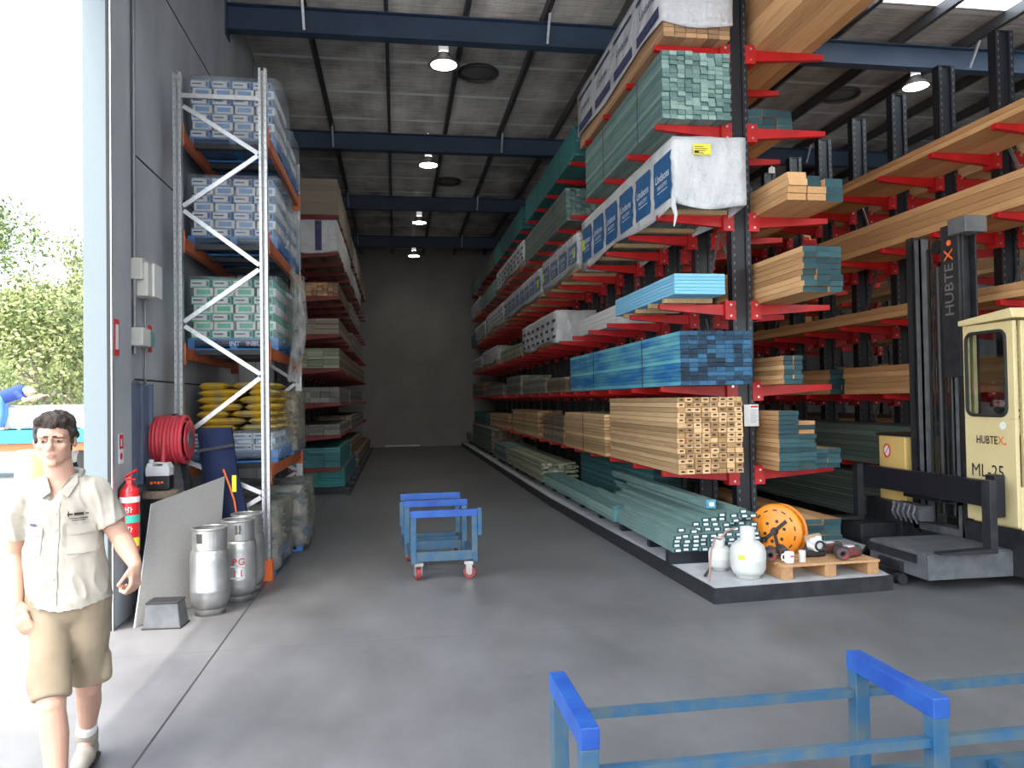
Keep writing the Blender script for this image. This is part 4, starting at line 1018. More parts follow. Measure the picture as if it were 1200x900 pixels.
# --- right rack, far side
lab5 = ['lowest', 'second', 'third', 'fourth', 'top']
for lv in range(5):
    timber_pack('pine pack on the %s arms of the right rack, on its far side, near half' % lab5[lv], 7.15, 7.9, 6.3, 11.8, ZB[lv], (.5, .45, .35, .42, .3)[lv], 'pine', 'pine_end', .15, .07, .04, 0, 90 + lv)
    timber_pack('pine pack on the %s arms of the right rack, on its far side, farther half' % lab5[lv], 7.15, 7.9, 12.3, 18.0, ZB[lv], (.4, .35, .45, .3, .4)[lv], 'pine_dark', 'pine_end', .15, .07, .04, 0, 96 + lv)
    timber_pack('pack on the %s arms of the farthest right rack' % lab5[lv], 9.0, 9.65, 8.0, 17.0, ZB[lv], (.5, .4, .5, .45, .4)[lv], ('old_pine', 'pine', 'pine_dark', 'pine', 'old_pine')[lv], 'pine_end', .15, .07, .04, 1, 103 + lv)
# --- left wall rack
LD = [
 (7, 14.7, 19.0, .70, 'mdf', 'mdf', .9, .12, 'tall pack of pale brown sheets at the top of the left wall rack, near end'),
 (7, 19.3, 24.0, .62, 'mdf', 'mdf', .9, .12, 'pale brown sheets at the top of the left wall rack, farther back'),
 (7, 24.3, 27.6, .5, 'old_pine', 'old_pine', .3, .1, 'dull brown pack at the top of the left wall rack, at the back'),
 (5, 14.7, 18.4, .26, 'old_pine', 'pine_dark', .1, .05, 'small board stack on third arms down of left wall rack'),
 (5, 18.8, 23.0, .4, 'grey_timber', 'grey_timber', .15, .06, 'greyish pack on third arms down of left wall rack, farther back'),
 (4, 14.7, 19.0, .30, 'old_pine', 'mdf', .45, .05, 'brown sheets on fourth arms down of left wall rack'),
 (4, 19.4, 24.0, .45, 'grey_timber', 'old_pine', .15, .06, 'grey pack on fourth arms down of left wall rack, farther back'),
 (3, 14.7, 19.4, .38, 'old_pine', 'olive', .3, .03, 'tan striped sheet stack on fifth arms down of left wall rack'),
 (3, 19.8, 26.0, .4, 'old_pine', 'old_pine', .15, .06, 'brown pack on fifth arms down of left wall rack, farther back'),
 (2, 14.7, 17.6, .30, 'grey_timber', 'grey_timber', .18, .1, 'pale grey block stack on third arms up of left wall rack'),
 (2, 18.0, 24.0, .3, 'grey_timber', 'grey_timber', .15, .06, 'grey boards on third arms up of left wall rack, farther back'),
 (1, 14.7, 18.0, .20, 'grey_timber', 'grey_timber', .3, .05, 'pale grey boards on second arms up of left wall rack'),
 (1, 18.4, 25.0, .3, 'grey_timber', 'old_pine', .15, .06, 'mixed pale boards on second arms up of left wall rack, farther back'),
 (0, 14.7, 17.8, .38, 'teal_sheet', 'teal_dark', .3, .05, 'dark teal sheets on the lowest arms of the left wall rack'),
 (0, 18.2, 24.0, .3, 'old_pine', 'old_pine', .15, .06, 'brown boards on the lowest arms of left wall rack, farther back')]
for i, (lv, y0, y1, h_, sd, en, bw, bh, lab) in enumerate(LD):
    timber_pack(lab, -1.98, -1.08, y0, y1, ZD[lv], h_, sd, en, bw, bh, .03, 0, 120 + i)
timber_pack('dark teal stepped sheets on the base of the left wall rack', -1.98, -1.0, 14.8, 18.6, .123, .36, 'teal_dark', 'teal_sheet', .5, .04, .05, 0, 140)
timber_pack('brown packs on the base of left wall rack farther back', -1.98, -.95, 19.0, 27.0, .123, .34, 'old_pine', 'grey_timber', .2, .06, .05, 0, 141)
wp = wrap_pack('cream wrapped pack with a blue stripe on the left wall rack', -1.98, -1.10, 14.7, 19.0, ZD[6], .62, 'marks', 142, 'old_pine', bh=.03)
MB().box(-1.50, -1.38, 14.665, 14.668, ZD[6] + .03, ZD[6] + .6).build('blue_stripe', 'printnavy', wp)
wrap_pack('dull wrapped pack behind the cream one on the left wall rack', -1.98, -1.10, 19.3, 24.5, ZD[6], .5, 'marks', 143, 'old_pine', film=True)
# ------------------------------------------------------------------ stock trolleys
def trolley(label, loc, rz, hoops, W, H, zrail, length, casters=True, group=None, t=.055):
    r = T('stock_trolley', label, 'trolley', loc, rz, group)
    for i, (y, dx, hh) in enumerate(hoops):
        for xa in (dx - W / 2, dx + W / 2 - t):
            MB().box(xa, xa + t, y - t / 2, y + t / 2, .17 if W > .6 else .055, H + hh - t - .012).build('hoop_post', 'tblue_worn', r, True, bevel=.004)
        q = MB().box(dx - W / 2 - .004, dx + W / 2 + .004, y - t / 2 - .002, y + t / 2 + .002, H + hh - t - .012, H + hh)
        q.build('hoop_bar', 'tblue', r, True, bevel=.004)
        if i == 0 and casters:
            if W > .6:
                MB().box(dx + W / 2 + .002, dx + W / 2 + .045, y - .02, y + .02, H - .26, H + .01).build('corner_socket', 'tblue_worn', r, True, bevel=.003)
                MB().box(dx - W / 2 - .100, dx - W / 2 - .06, y + .48, y + .52, H - .22, H + .03).build('corner_socket', 'tblue_worn', r, True, bevel=.003)
    y0 = hoops[0][0]; y1 = hoops[-1][0]; d0 = hoops[0][1]; d1 = hoops[-1][1]
    for s_ in (-1, 1):
        zb = .235 if W > .6 else .085
        q = MB().bar((d0 + s_ * (W / 2 - t / 2), y0 + t / 2, zb), (d1 + s_ * (W / 2 - t / 2), y1 - t / 2, zb), .045, .09 if W > .6 else .06).build('base_rail', 'tblue_worn', r, True)
        if zrail: MB().bar((d0 + s_ * (W / 2 - t / 2), y0 + t / 2, zrail), (d1 + s_ * (W / 2 - t / 2), y1 - t / 2, zrail), .035, .035).build('side_rail', 'tblue_worn', r, True)
    for y in (y0 + .0, y0 + (y1 - y0) * .55, y0 + (y1 - y0) * .75, y1):
        dd = d0 + (d1 - d0) * (y - y0) / (y1 - y0); e = t / 2 if y in (y0, y1) else 0
        q = MB().box(dd - W / 2 + t, dd + W / 2 - t, y - .02, y + .02, zb - (.045 if W > .6 else .03), zb + (.045 if W > .6 else .03)).build('cross_member', 'tblue_worn', r, True)
    if casters:
        for s_ in (-1, 1):
            for y in (y0 + .04, y1 - .12):
                dd = d0 + (d1 - d0) * (y - y0) / (y1 - y0); x = dd + s_ * (W / 2 - .07)
                ang = .25 if s_ < 0 else 1.25
                if y > y0 + .5: ang = .1
                X_ = Matrix.Translation((x, y, 0)) @ Matrix.Rotation(ang, 4, 'Z')
                tmp = MB().cone((-.022, 0, .062), (.022, 0, .062), .06, .06, 20, 0); q = MB(); q.add(tmp.v, tmp.f, 0, True, X_)
                wv = q.build('wheel', 'wheelred', r, True)
                tmp = MB().cone((-.026, 0, .062), (.026, 0, .062), .03, .03, 14, 0); q = MB(); q.add(tmp.v, tmp.f, 0, True, X_)
                q.box(-.036, -.028, -.03, .03, .05, .14, 0, X=X_); q.box(.028, .036, -.03, .03, .05, .14, 0, X=X_); q.box(-.045, .045, -.045, .045, .14, .17, 0, X=X_)
                q.build('caster_fork', 'gasalu', wv, True)
    return r
trolley('small blue steel stock trolley with three hoops standing in the middle of the aisle', (.44, 7.38, 0), 0,
        [(0, 0, 0), (.50, -.055, .035), (1.06, -.085, .04)], .65, .68, 0, 1.06)
trolley('large blue steel trolley cut off by the bottom edge, nearest the camera', (.64, 2.80, 0), -PI / 2,
        [(.0, 0, 0), (1.335, 0, .0), (2.6, 0, 0)], .54, .62, .45, 2.6, t=.064)

# ------------------------------------------------------------------ side-loading forklift
FK = (5.65, 7.0, 0)
r = T('forklift', 'cream and black side-loading forklift with tall mast and enclosed cab', 'forklift', FK)
XF = 5.40
q = MB().box(XF + .02, 5.98, 5.80, 6.56, .10, .52).box(XF + .12, 5.98, 6.56, 7.48, .10, .30).box(XF + .02, 5.98, 7.48, 8.1, .10, .55)
q.build('chassis', 'steel_dark', r, bevel=.01)
# cab shell
q = MB()
y0, y1 = 5.89, 6.49
q.box(XF, XF + .04, y0, y1, .54, 1.50).box(XF, XF + .04, y0, y0 + .075, 1.50, 2.38).box(XF, XF + .04, y1 - .05, y1, 1.50, 2.38).box(XF, XF + .04, y0 + .075, y1 - .05, 2.31, 2.38)
q.box(XF + .04, 5.98, y1 - .03, y1, .54, 1.45)                       # rear side panel
q.box(5.94, 5.98, y0, y1, .54, 1.35).box(XF + .04, XF + .12, y0, y0 + .03, .52, .90)
q.box(XF + .04, 5.98, y0 + .03, y1 - .03, .52, .56)
q.build('cab_body', 'cream', r, bevel=.008)
q = MB()
for x in (XF + .10, 5.96):
    q.box(x - .02, x + .02, y0, y0 + .04, .9, 2.38); q.box(x - .02, x + .02, y1 - .04, y1, 1.45, 2.38)
q.build('cab_pillar', 'cream', r, bevel=.006)
MB().prism([(y0 - .05, 2.40), (y1 + .01, 2.38), (y1 + .01, 2.43), (y0 - .02, 2.49)], 'x', XF - .04, 6.0).build('cab_roof', 'cream', r, bevel=.008)
# window gasket with rounded corners, glass, guard mesh
def rrect(y0, y1, z0, z1, rad, n=5):
    pts = []
    for (cy_, cz_, a0) in ((y1 - rad, z1 - rad, 0), (y0 + rad, z1 - rad, 90), (y0 + rad, z0 + rad, 180), (y1 - rad, z0 + rad, 270)):
        for k in range(n + 1): a = math.radians(a0 + 90 * k / n); pts.append((cy_ + rad * math.cos(a), cz_ + rad * math.sin(a)))
    return pts
wy0, wy1, wz0, wz1 = y0 + .085, y1 - .045, 1.53, 2.30
MB().tube([(XF - .004, a, c) for a, c in rrect(wy0, wy1, wz0, wz1, .07)], .016, 6, 0, True).build('window_gasket', 'rubber', r)
o_, i_ = rrect(wy0 - .02, wy1 + .03, wz0 - .04, wz1 + .03, .005), rrect(wy0, wy1, wz0, wz1, .07)
n = len(o_); q = MB().add([(XF - .001, a, c) for a, c in o_] + [(XF - .001, a, c) for a, c in i_], [(k, (k + 1) % n, n + (k + 1) % n, n + k) for k in range(n)]); q.build('window_surround', 'cream', r)
MB().prism(rrect(wy0, wy1, wz0, wz1, .07), 'x', XF + .004, XF + .009).build('window_glass', 'glass', r)
q = MB()
for k in range(9): a = wy0 + (wy1 - wy0) * (k + .5) / 9; q.box(5.90, 5.904, a - .002, a + .002, 1.5, 2.35)
for k in range(14): a = 1.5 + .85 * k / 13; q.box(5.904, 5.908, wy0 - .05, wy1 + .03, a - .002, a + .002)
q.build('guard_mesh', 'wire', r)
q = MB().tube([(5.60, 6.1, 1.40), (5.62, 6.2, 1.50), (5.60, 6.32, 1.52)], .012).tube([(5.7 + .14 * math.cos(k * PI / 8), 6.25 + .14 * math.sin(k * PI / 8), 1.55 + .04 * math.sin(k * PI / 8)) for k in range(16)], .012, 6, 0, True).cone((5.7, 6.25, .9), (5.7, 6.25, 1.52), .04, .03, 10)
q.build('steering_wheel', 'black', r)
MB().box(5.50, 5.90, 6.02, 6.30, .56, .95).box(5.80, 5.90, 6.02, 6.30, .95, 1.35).build('seat', 'black', r, bevel=.03)
q = MB(); text_mb(q, 'HUBTE', .105, face_negx(XF - .003, y0 + .33, 1.30), sx=.78); q.build('lettering', 'black', r)
q = MB(); text_mb(q, 'X', .105, face_negx(XF - .003, y0 + .165, 1.30)); q.cone((XF - .001, y0 + .115, 1.275), (XF - .004, y0 + .115, 1.275), .011, .011, 10); q.build('orange_logo_letter', 'orangemark', r)
q = MB(); text_mb(q, 'ML-25', .17, face_negx(XF - .003, y0 + .33, 1.01), sx=.9); q.build('model_lettering', 'steel_dark', r)
q = MB(); text_mb(q, '', .05, face_negx(0, 0, 0)) if False else None; q.cone((XF - .004, y0 + .14, 1.44), (XF - .001, y0 + .14, 1.44), .035, .035, 14); q.build('round_sticker', 'label', r)
# mast
q = MB()
def channel(q, x0, x1, ya, yb, z0, z1, open_):  # C-section standing on end
    t = .016
    q.box(x0, x1, ya, ya + t, z0, z1) if open_ > 0 else q.box(x0, x1, yb - t, yb, z0, z1)
    q.box(x0, x0 + t, ya, yb, z0, z1).box(x1 - t, x1, ya, yb, z0, z1)
channel(q, 5.50, 5.66, 6.58, 6.68, .25, 3.42, -1); channel(q, 5.50, 5.66, 7.30, 7.40, .25, 3.42, 1)
q.box(5.47, 5.50, 6.60, 6.84, 1.9, 3.42)
q.build('outer_mast', 'steel_dark', r, bevel=.003)
q = MB(); channel(q, 5.52, 5.64, 6.69, 6.77, .3, 3.38, -1); channel(q, 5.52, 5.64, 7.21, 7.29, .3, 3.38, 1); q.box(5.53, 5.63, 6.77, 7.21, 3.30, 3.36) if False else None
q.box(5.52, 5.64, 6.6, 7.38, .62, .80).box(5.50, 5.66, 6.6, 7.40, .30, .38)
q.build('inner_mast', 'forkgrey', r)
q = MB().box(5.44, 5.68, 6.46, 6.70, 3.30, 3.46); q.build('mast_head', 'forkgrey', r, bevel=.01)
q = MB().cone((5.58, 7.02, .5), (5.58, 7.02, 3.05), .035, .035, 14).cone((5.58, 6.86, .5), (5.58, 6.86, 2.9), .028, .028, 14); q.build('lift_cylinder', 'black', r)
q = MB().cone((5.58, 6.86, 2.9), (5.58, 6.86, 3.2), .017, .017, 12); q.build('cylinder_rod', 'bolt', r)
q = MB().cone((5.56, 6.86, 3.22), (5.60, 6.86, 3.22), .055, .055, 20).cone((5.56, 7.02, 3.26), (5.60, 7.02, 3.26), .07, .07, 20); q.build('chain_pulley', 'steel_dark', r)
MB().cone((5.545, 6.86, 3.22), (5.556, 6.86, 3.22), .03, .03, 16).build('pulley_hub', 'label', r)
q = MB()
for yy in (6.93, 7.09, 7.15): q.box(5.56, 5.575, yy - .012, yy + .012, .7, 3.26)
q.build('lift_chain', 'rubber', r)
q = MB(); Xv = Matrix(((0, 0, -1, 5.466), (0, 1, 0, 6.72), (1, 0, 0, 2.75), (0, 0, 0, 1)))
text_mb(q, 'HUBTE', .17, Xv @ Matrix.Translation((.02, 0, 0)), sx=1.0); q.build('mast_lettering', 'galv_dark', r)
q = MB(); text_mb(q, 'X', .17, Xv @ Matrix.Translation((.37, 0, 0))); q.cone((5.469, 6.72, 3.24), (5.465, 6.72, 3.24), .03, .03, 14); q.build('mast_logo_letter', 'orangemark', r)
# carriage and forks
q = MB().box(5.18, 5.28, 5.90, 7.80, .72, .95).box(5.28, 5.50, 6.70, 7.25, .66, .90).box(5.28, 5.38, 6.0, 6.12, .62, 1.0)
q.build('fork_carriage', 'rackblack', r, bevel=.008)
for ya in (5.86, 7.76):
    q = MB().box(5.10, 5.17, ya, ya + .10, .38, .97).prism([(5.17, .335), (5.17, .38), (4.62, .36), (4.62, .345)], 'y', ya, ya + .10); q.build('fork', 'steel_dark', r, bevel=.004)
q = MB().box(5.22, 5.36, 6.90, 7.35, .45, .60)
for k in range(5): q.tube([(5.20, 6.95 + .08 * k, .60), (5.15, 6.93 + .08 * k, .52), (5.22, 6.96 + .08 * k, .42)], .012, 6, 0)
q.build('hydraulic_valve', 'forkgrey', r)
# decks
q = MB().box(4.58, 5.42, 5.98, 6.80, .10, .325).box(4.58, 5.42, 6.0, 6.78, .325, .335); q.build('load_deck', 'forkgrey', r, bevel=.015)
q = MB().box(4.54, 4.58, 6.30, 6.62, .12, .20).cone((4.55, 6.28, .05), (4.55, 6.36, .05), .05, .05, 16).box(4.575, 4.6, 6.12, 6.82, .22, .30)
q.build('guide_roller', 'steel_dark', r)
q = MB().box(4.995, 5.42, 7.56, 8.2, .10, .33); q.build('load_deck', 'steel_dark', r, bevel=.015)
q = MB().box(4.98, 5.42, 7.2, 7.5, .08, .2); q.build('lower_frame', 'steel_dark', r)
# battery case
q = MB().box(5.50, 5.96, 7.50, 7.95, .55, 1.27); o = q.build('battery_cover', 'battyellow', r, bevel=.01)
MB().box(5.48, 5.96, 7.48, 7.97, 1.27, 1.30).build('battery_lid', 'black', r)
q = MB(); q.tube([(5.494, 7.80 + .055 * math.cos(k * PI / 12), 1.10 + .075 * math.sin(k * PI / 12)) for k in range(24)], .006, 6, 0, True); q.bar((5.494, 7.76, 1.15), (5.494, 7.84, 1.05), .008, .008)
q.build('prohibition_ring', 'redsign', o); MB().cone((5.492, 7.80, 1.10), (5.499, 7.80, 1.10), .05, .05, 20).build('prohibition_disc', 'label', o)
MB().box(5.60, 5.64, 7.488, 7.499, .95, 1.12).build('side_handle', 'black', o)
for (x, y) in ((5.9, 5.98), (5.9, 7.9)):
    MB().cone((x - .06, y, .12), (x + .05, y, .12), .12, .12, 24).build('wheel', 'rubber', r)

# ------------------------------------------------------------------ things on the plinth end
PZ = .131
def bottle(label, x, y, s, grp=None, rz=0):
    r = T('gas_bottle', label, 'gas bottle', (x, y, PZ), rz)
    MB().lathe([(.095 * s, .0), (.105 * s, .0), (.105 * s, .03 * s), (.12 * s, .035 * s)], 28).build('foot_ring', 'gaswhite', r, True)
    MB().lathe([(.05 * s, .02 * s), (.13 * s, .04 * s), (.152 * s, .085 * s), (.155 * s, .16 * s), (.157 * s, .165 * s), (.155 * s, .17 * s), (.155 * s, .235 * s), (.14 * s, .285 * s), (.10 * s, .32 * s), (.04 * s, .335 * s)], 32).build('tank', 'gaswhite', r, True)
    q = MB(); n = 24
    q.lathe([(.066 * s, .32 * s), (.064 * s, .44 * s), (.060 * s, .445 * s), (.058 * s, .44 * s), (.058 * s, .33 * s)], 24); q.build('collar', 'gaswhite', r, True)
    MB().cone((0, 0, .33 * s), (0, 0, .40 * s), .02 * s, .018 * s, 10).build('valve', 'copper', r, True)
    return r
b1 = bottle('large white gas bottle at the plinth corner, in front of the orange reel', 3.08, 6.34, 1.0)
MB().box(-.03, .03, -.002, .002, -.02, .02, X=Matrix.Rotation(-.8, 4, 'Z') @ Matrix.Translation((0, -.158, .20))).build('yellow_label', 'lime', b1, True)
b2 = bottle('small white gas bottle left of and behind the large one', 2.96, 6.66, .68)
q = MB().tube([(2.95, 6.62, .42), (2.88, 6.58, .44), (2.80, 6.48, .36), (2.74, 6.38, .24), (2.70, 6.30, .15), (2.66, 6.22, .145)], .009).tube([(2.95, 6.62, .42), (3.0, 6.60, .50), (3.10, 6.62, .52)], .009)
tag(q.build('gas_hose', 'copper'), 'thin pinkish gas hose drooping from the small bottle onto the plinth', 'hose')
q = MB().cone((2.70, 6.40, .15), (2.84, 6.62, .15), .014, .014, 8); tag(q.build('metal_rod', 'steel_dark'), 'short dark rod lying on the plinth left of the small gas bottle', 'rod')
# orange cable reel
RC = Vector((3.72, 6.98, PZ + .275))
r = T('cable_drum', 'orange spoked cable drum standing upright behind the gas bottles', 'cable drum', (RC.x, RC.y, PZ))
XR = Matrix.Translation(RC) @ Matrix.Rotation(-.88, 4, 'Z') @ Matrix.Rotation(PI / 2 - .08, 4, 'X')
q = MB().lathe([(.02, .10), (.24, .10), (.262, .085), (.27, .06), (.262, .055), (.235, .075), (.02, .075)], 40, 0, XR)
fl_ = q
q = MB().lathe([(.02, -.08), (.235, -.08), (.265, -.065), (.265, -.05), (.23, -.06), (.02, -.06)], 40, 0, XR); q.build('flange', 'reel', r)
q = MB().lathe([(.16, -.06), (.16, .075)], 30, 0, XR); q.build('drum_core', 'reel', r)
q = MB()
for k in range(14):
    a = 2 * PI * k / 14; q.box(-.022, .022, -.006, .006, 0, .003, 0, X=XR @ Matrix.Rotation(a, 4, 'Z') @ Matrix.Translation((0, .205, .100)))
for k in range(6):
    a = 2 * PI * k / 6 + .3; q.add(*(lambda t: (t.v, t.f))(MB().cone((.10 * math.cos(a), .10 * math.sin(a), .099), (.10 * math.cos(a), .10 * math.sin(a), .1025), .017, .017, 12)), 0, False, XR)
fl_.add(q.v, q.f, 1); fl_.build('flange', ['reel', 'black'], r)
q = MB(); Xs = XR @ Matrix.Rotation(.75, 4, 'Z'); q.box(-.20, .16, -.016, .016, .104, .116, 0, X=Xs); q.add(*(lambda t: (t.v, t.f))(MB().cone((0, 0, .10), (0, 0, .135), .04, .03, 14).cone((-.13, 0, .11), (-.13, 0, .15), .03, .025, 12)), 0, False, Xs)
q.box(-.015, .015, -.16, 0, .104, .114, 0, X=Xs @ Matrix.Rotation(-.5, 4, 'Z')); q.build('crank_arm', 'steel_dark', r)
# small pallet with odds and ends
r = T('pallet', 'short timber pallet at the plinth end carrying mugs and rubber rolls', 'pallet', (3.78, 6.38, PZ), .03)
q = MB()
for k in range(4): q.box(-.48, .48, -.20 + .11 * k, -.20 + .11 * k + .085, .108, .128)
q.build('deck_boards', 'palletwood', r, True)
for x in (-.42, 0, .42):
    q = MB().box(x - .055, x + .055, -.19, .21, .0, .107); q.build('block', 'palletwood', r, True, bevel=.004)
PT = PZ + .131
r = T('mug', 'white mug with handle on the left end of the small pallet', 'mug', (3.42, 6.24, PT), 0)
MB().lathe([(.0, .0), (.038, .0), (.042, .01), (.042, .095), (.038, .095), (.037, .012), (.0, .012)], 24).build('cup', 'label', r, True)
MB().tube([(-.04, -.0, .08), (-.065, 0, .075), (-.072, 0, .05), (-.065, 0, .028), (-.04, 0, .02)], .007).build('handle', 'label', r, True)
q = MB().box(-.012, .02, -.0425, -.0405, .055, .07); q.build('print', 'hosered', r, True)
r = T('tin_can', 'small ribbed grey tin beside the white mug on the pallet', 'tin', (3.55, 6.25, PT))
prof = [(.0, 0), (.031, 0)]
for k in range(9): prof += [(.031, .008 + .01 * k), (.029, .013 + .01 * k)]
prof += [(.031, .10), (.028, .10), (.027, .02), (0, .02)]; MB().lathe(prof, 20).build('can', 'paper', r, True)
def roll(label, x, y, z, L_, rad, rz, matn='roll', lab=True):
    r = T('rubber_roll', label, 'roll', (x, y, z), rz)
    X_ = Matrix.Translation((0, 0, rad)) @ Matrix.Rotation(PI / 2, 4, 'X')
    MB().lathe([(rad * .42, 0), (rad * .97, 0), (rad, .01), (rad, L_ - .01), (rad * .97, L_), (rad * .42, L_), (rad * .42, 0)], 22, 0, X_).build('sheet_roll', matn, r, True)
    if lab: MB().box(-rad * .5, rad * .5, -L_ * .75, -L_ * .35, 2 * rad - .006, 2 * rad + .002).build('label_band', 'label', r, True)
    return r
roll('dark rubber roll end-on at the far left of the pallet behind the mug', 3.37, 6.48, PT, .20, .055, -.5, lab=False)
roll('second dark rubber roll lying right of the first, behind the tin', 3.52, 6.58, PT, .20, .050, -.3, lab=False)
roll('dark roll with open end in the middle of the pallet', 4.00, 6.42, PT, .22, .055, -.35, lab=False)
roll('rubber roll with red speckles and white band at right end of pallet', 4.16, 6.36, PT, .20, .052, -1.25)
roll('rubber roll with red print lying behind at the right end of the pallet', 4.10, 6.565, PT, .24, .052, -1.3, lab=True)
r = T('paper_bundle', 'crumpled brown and white paper bundle standing mid pallet', 'paper', (3.77, 6.40, PT))
bm = bmesh.new(); bmesh.ops.create_icosphere(bm, subdivisions=4, radius=.07)
for v in bm.verts: v.co = Vector((v.co.x * 1.1, v.co.y * .7, v.co.z * 1.05)) * (1 + .35 * noise.noise(v.co * 22)) + Vector((0, 0, .135))
q = MB().add([tuple(v.co) for v in bm.verts], [tuple(v.index for v in f.verts) for f in bm.faces], 0); bm.free(); q.build('crumpled_paper', 'label', r, True)
MB().tube([(-.10, 0, .03), (-.05, -.01, .035), (.02, 0, .03), (.08, 0, .03)], [.028, .03, .03, .026], 10).build('dark_bag', 'rubber', r, True)
MB().tube([(.0 + .04 * math.cos(k * PI / 8), -.07, .115 + .04 * math.sin(k * PI / 8)) for k in range(16)], .010, 8, 0, True).build('tape_ring', 'black', r, True)
MB().box(-.10, .05, -.03, .0, .17, .215, X=Matrix.Rotation(-.1, 4, 'Y')).build('brown_card', 'carton', r, True)
# ------------------------------------------------------------------ figures
def fuse(name, mb, mats, parent, vox=.007, smooth=4, post=None, matf=None):
    me = bpy.data.meshes.new('tmp'); me.from_pydata(mb.v, [], mb.f); me.update()
    ob = bpy.data.objects.new('tmp', me); COL.objects.link(ob)
    bm = bmesh.new(); bm.from_mesh(me); bmesh.ops.recalc_face_normals(bm, faces=bm.faces); bm.to_mesh(me); bm.free()
    md = ob.modifiers.new('r', 'REMESH'); md.mode = 'VOXEL'; md.voxel_size = vox; md.use_smooth_shade = True
    if smooth: ms = ob.modifiers.new('s', 'SMOOTH'); ms.iterations = smooth; ms.factor = .5
    dg = bpy.context.evaluated_depsgraph_get(); m2 = bpy.data.meshes.new_from_object(ob.evaluated_get(dg))
    bpy.data.objects.remove(ob); m2.name = name
    o = ORG[parent.name]
    if post:
        cn = [(v.co.copy(), n.vector.copy()) for v, n in zip(m2.vertices, m2.vertex_normals)]
        new = []
        for c, nn in cn: new += post(c, nn)[:]
        m2.vertices.foreach_set('co', new); m2.update()
    m2.materials.clear()
    for m in mats: m2.materials.append(M[m])
    for p in m2.polygons:
        p.use_smooth = True; p.material_index = matf(p.center) if matf else 0
    for v in m2.vertices: v.co -= Vector(o)
    ob = bpy.data.objects.new(name, m2); COL.objects.link(ob); ob.parent = parent; ORG[ob.name] = o
    return ob
def cap(q, p0, p1, r0, r1, n=16, flat=1., fdir=None):
    """tapered capsule, optionally flattened along fdir"""
    p0 = Vector(p0); p1 = Vector(p1); d = (p1 - p0); L = d.length; d.normalize()
    u = Vector(fdir) if fdir else d.orthogonal(); u = (u - d * u.dot(d)).normalized(); w = d.cross(u)
    rings = []; K = 5
    for k in range(K + 1): a = PI / 2 * (1 - k / K); rings.append((-r0 * math.sin(a), r0 * math.cos(a)))
    for k in range(K + 1): a = PI / 2 * (k / K); rings.append((L + r1 * math.sin(a), r1 * math.cos(a)))
    vs = []
    for z, r in rings:
        r = max(r, .0004)
        for i in range(n): a = 2 * PI * i / n; vs.append(p0 + d * z + u * (r * math.cos(a) * flat) + w * (r * math.sin(a)))
    fs = [(k * n + i, k * n + (i + 1) % n, (k + 1) * n + (i + 1) % n, (k + 1) * n + i) for k in range(len(rings) - 1) for i in range(n)]
    fs += [tuple(range(n))[::-1], tuple(range((len(rings) - 1) * n, len(rings) * n))]
    q.add([tuple(v) for v in vs], fs, 0, True)
def ell(q, c, rx, ry, rz, X=None, n=20):
    vs = []; fs = []; m = 12
    for k in range(m + 1):
        a = PI * k / m - PI / 2
        for i in range(n): t = 2 * PI * i / n; vs.append((c[0] + rx * max(.001, math.cos(a)) * math.cos(t), c[1] + ry * max(.001, math.cos(a)) * math.sin(t), c[2] + rz * math.sin(a)))
    fs = [(k * n + i, k * n + (i + 1) % n, (k + 1) * n + (i + 1) % n, (k + 1) * n + i) for k in range(m) for i in range(n)] + [tuple(range(n))[::-1], tuple(range(m * n, m * n + n))]
    q.add(vs, fs, 0, True, X)
def hand(q, wrist, fwd, palm, side, curl=.6, s=1.):
    """wrist point, direction to the knuckles, palm normal, side = +1 when the thumb lies along fwd x palm"""
    f = Vector(fwd).normalized(); p = Vector(palm); p = (p - f * p.dot(f)).normalized(); t = f.cross(p) * side; w = Vector(wrist)
    cap(q, w - f * .02, w + f * .03 * s, .026, .030 * s, 12, .72, p)
    for k, off in enumerate((.028, .010, -.009, -.026)):
        cap(q, w + t * off * .7 * s + f * .02 * s, w + t * off * s + f * .085 * s, .017 * s, .0125 * s, 10, .85, p)
    lens = ((.040, .025, .019), (.045, .028, .021), (.042, .026, .020), (.034, .020, .017))
    for k, off in enumerate((.029, .010, -.010, -.028)):
        a = .25 + curl * .3; pt = w + t * off * s + f * .088 * s; d = f
        for j, l in enumerate(lens[k]):
            a_ = a + j * curl * .85 + k * .05; d = (f * math.cos(a_) + p * math.sin(a_)).normalized(); nx = pt + d * l * s
            cap(q, pt, nx, (.0098, .0090, .0082)[j] * s, (.0092, .0084, .0074)[j] * s, 10); pt = nx
    pt = w + t * .026 * s + f * .015 * s; d = (f * .85 + t * .45 + p * .45).normalized()
    for l, ra in ((.038, .0125), (.030, .0105), (.024, .0095)):
        nx = pt + d * l * s; cap(q, pt, nx, ra * s, ra * s * .9, 10); pt = nx; d = (d + f * .3 + p * .5 - t * .35).normalized()

P0 = (-1.50, 3.68, 0)
man = T('person', 'man walking towards the camera in khaki short-sleeved work shirt and shorts', 'person', P0)
Hc = Vector((-1.523, 3.655, 1.60)); HR = Matrix.Translation(Hc) @ Matrix.Rotation(.20, 4, 'Z') @ Matrix.Rotation(.05, 4, 'X')
q = MB()
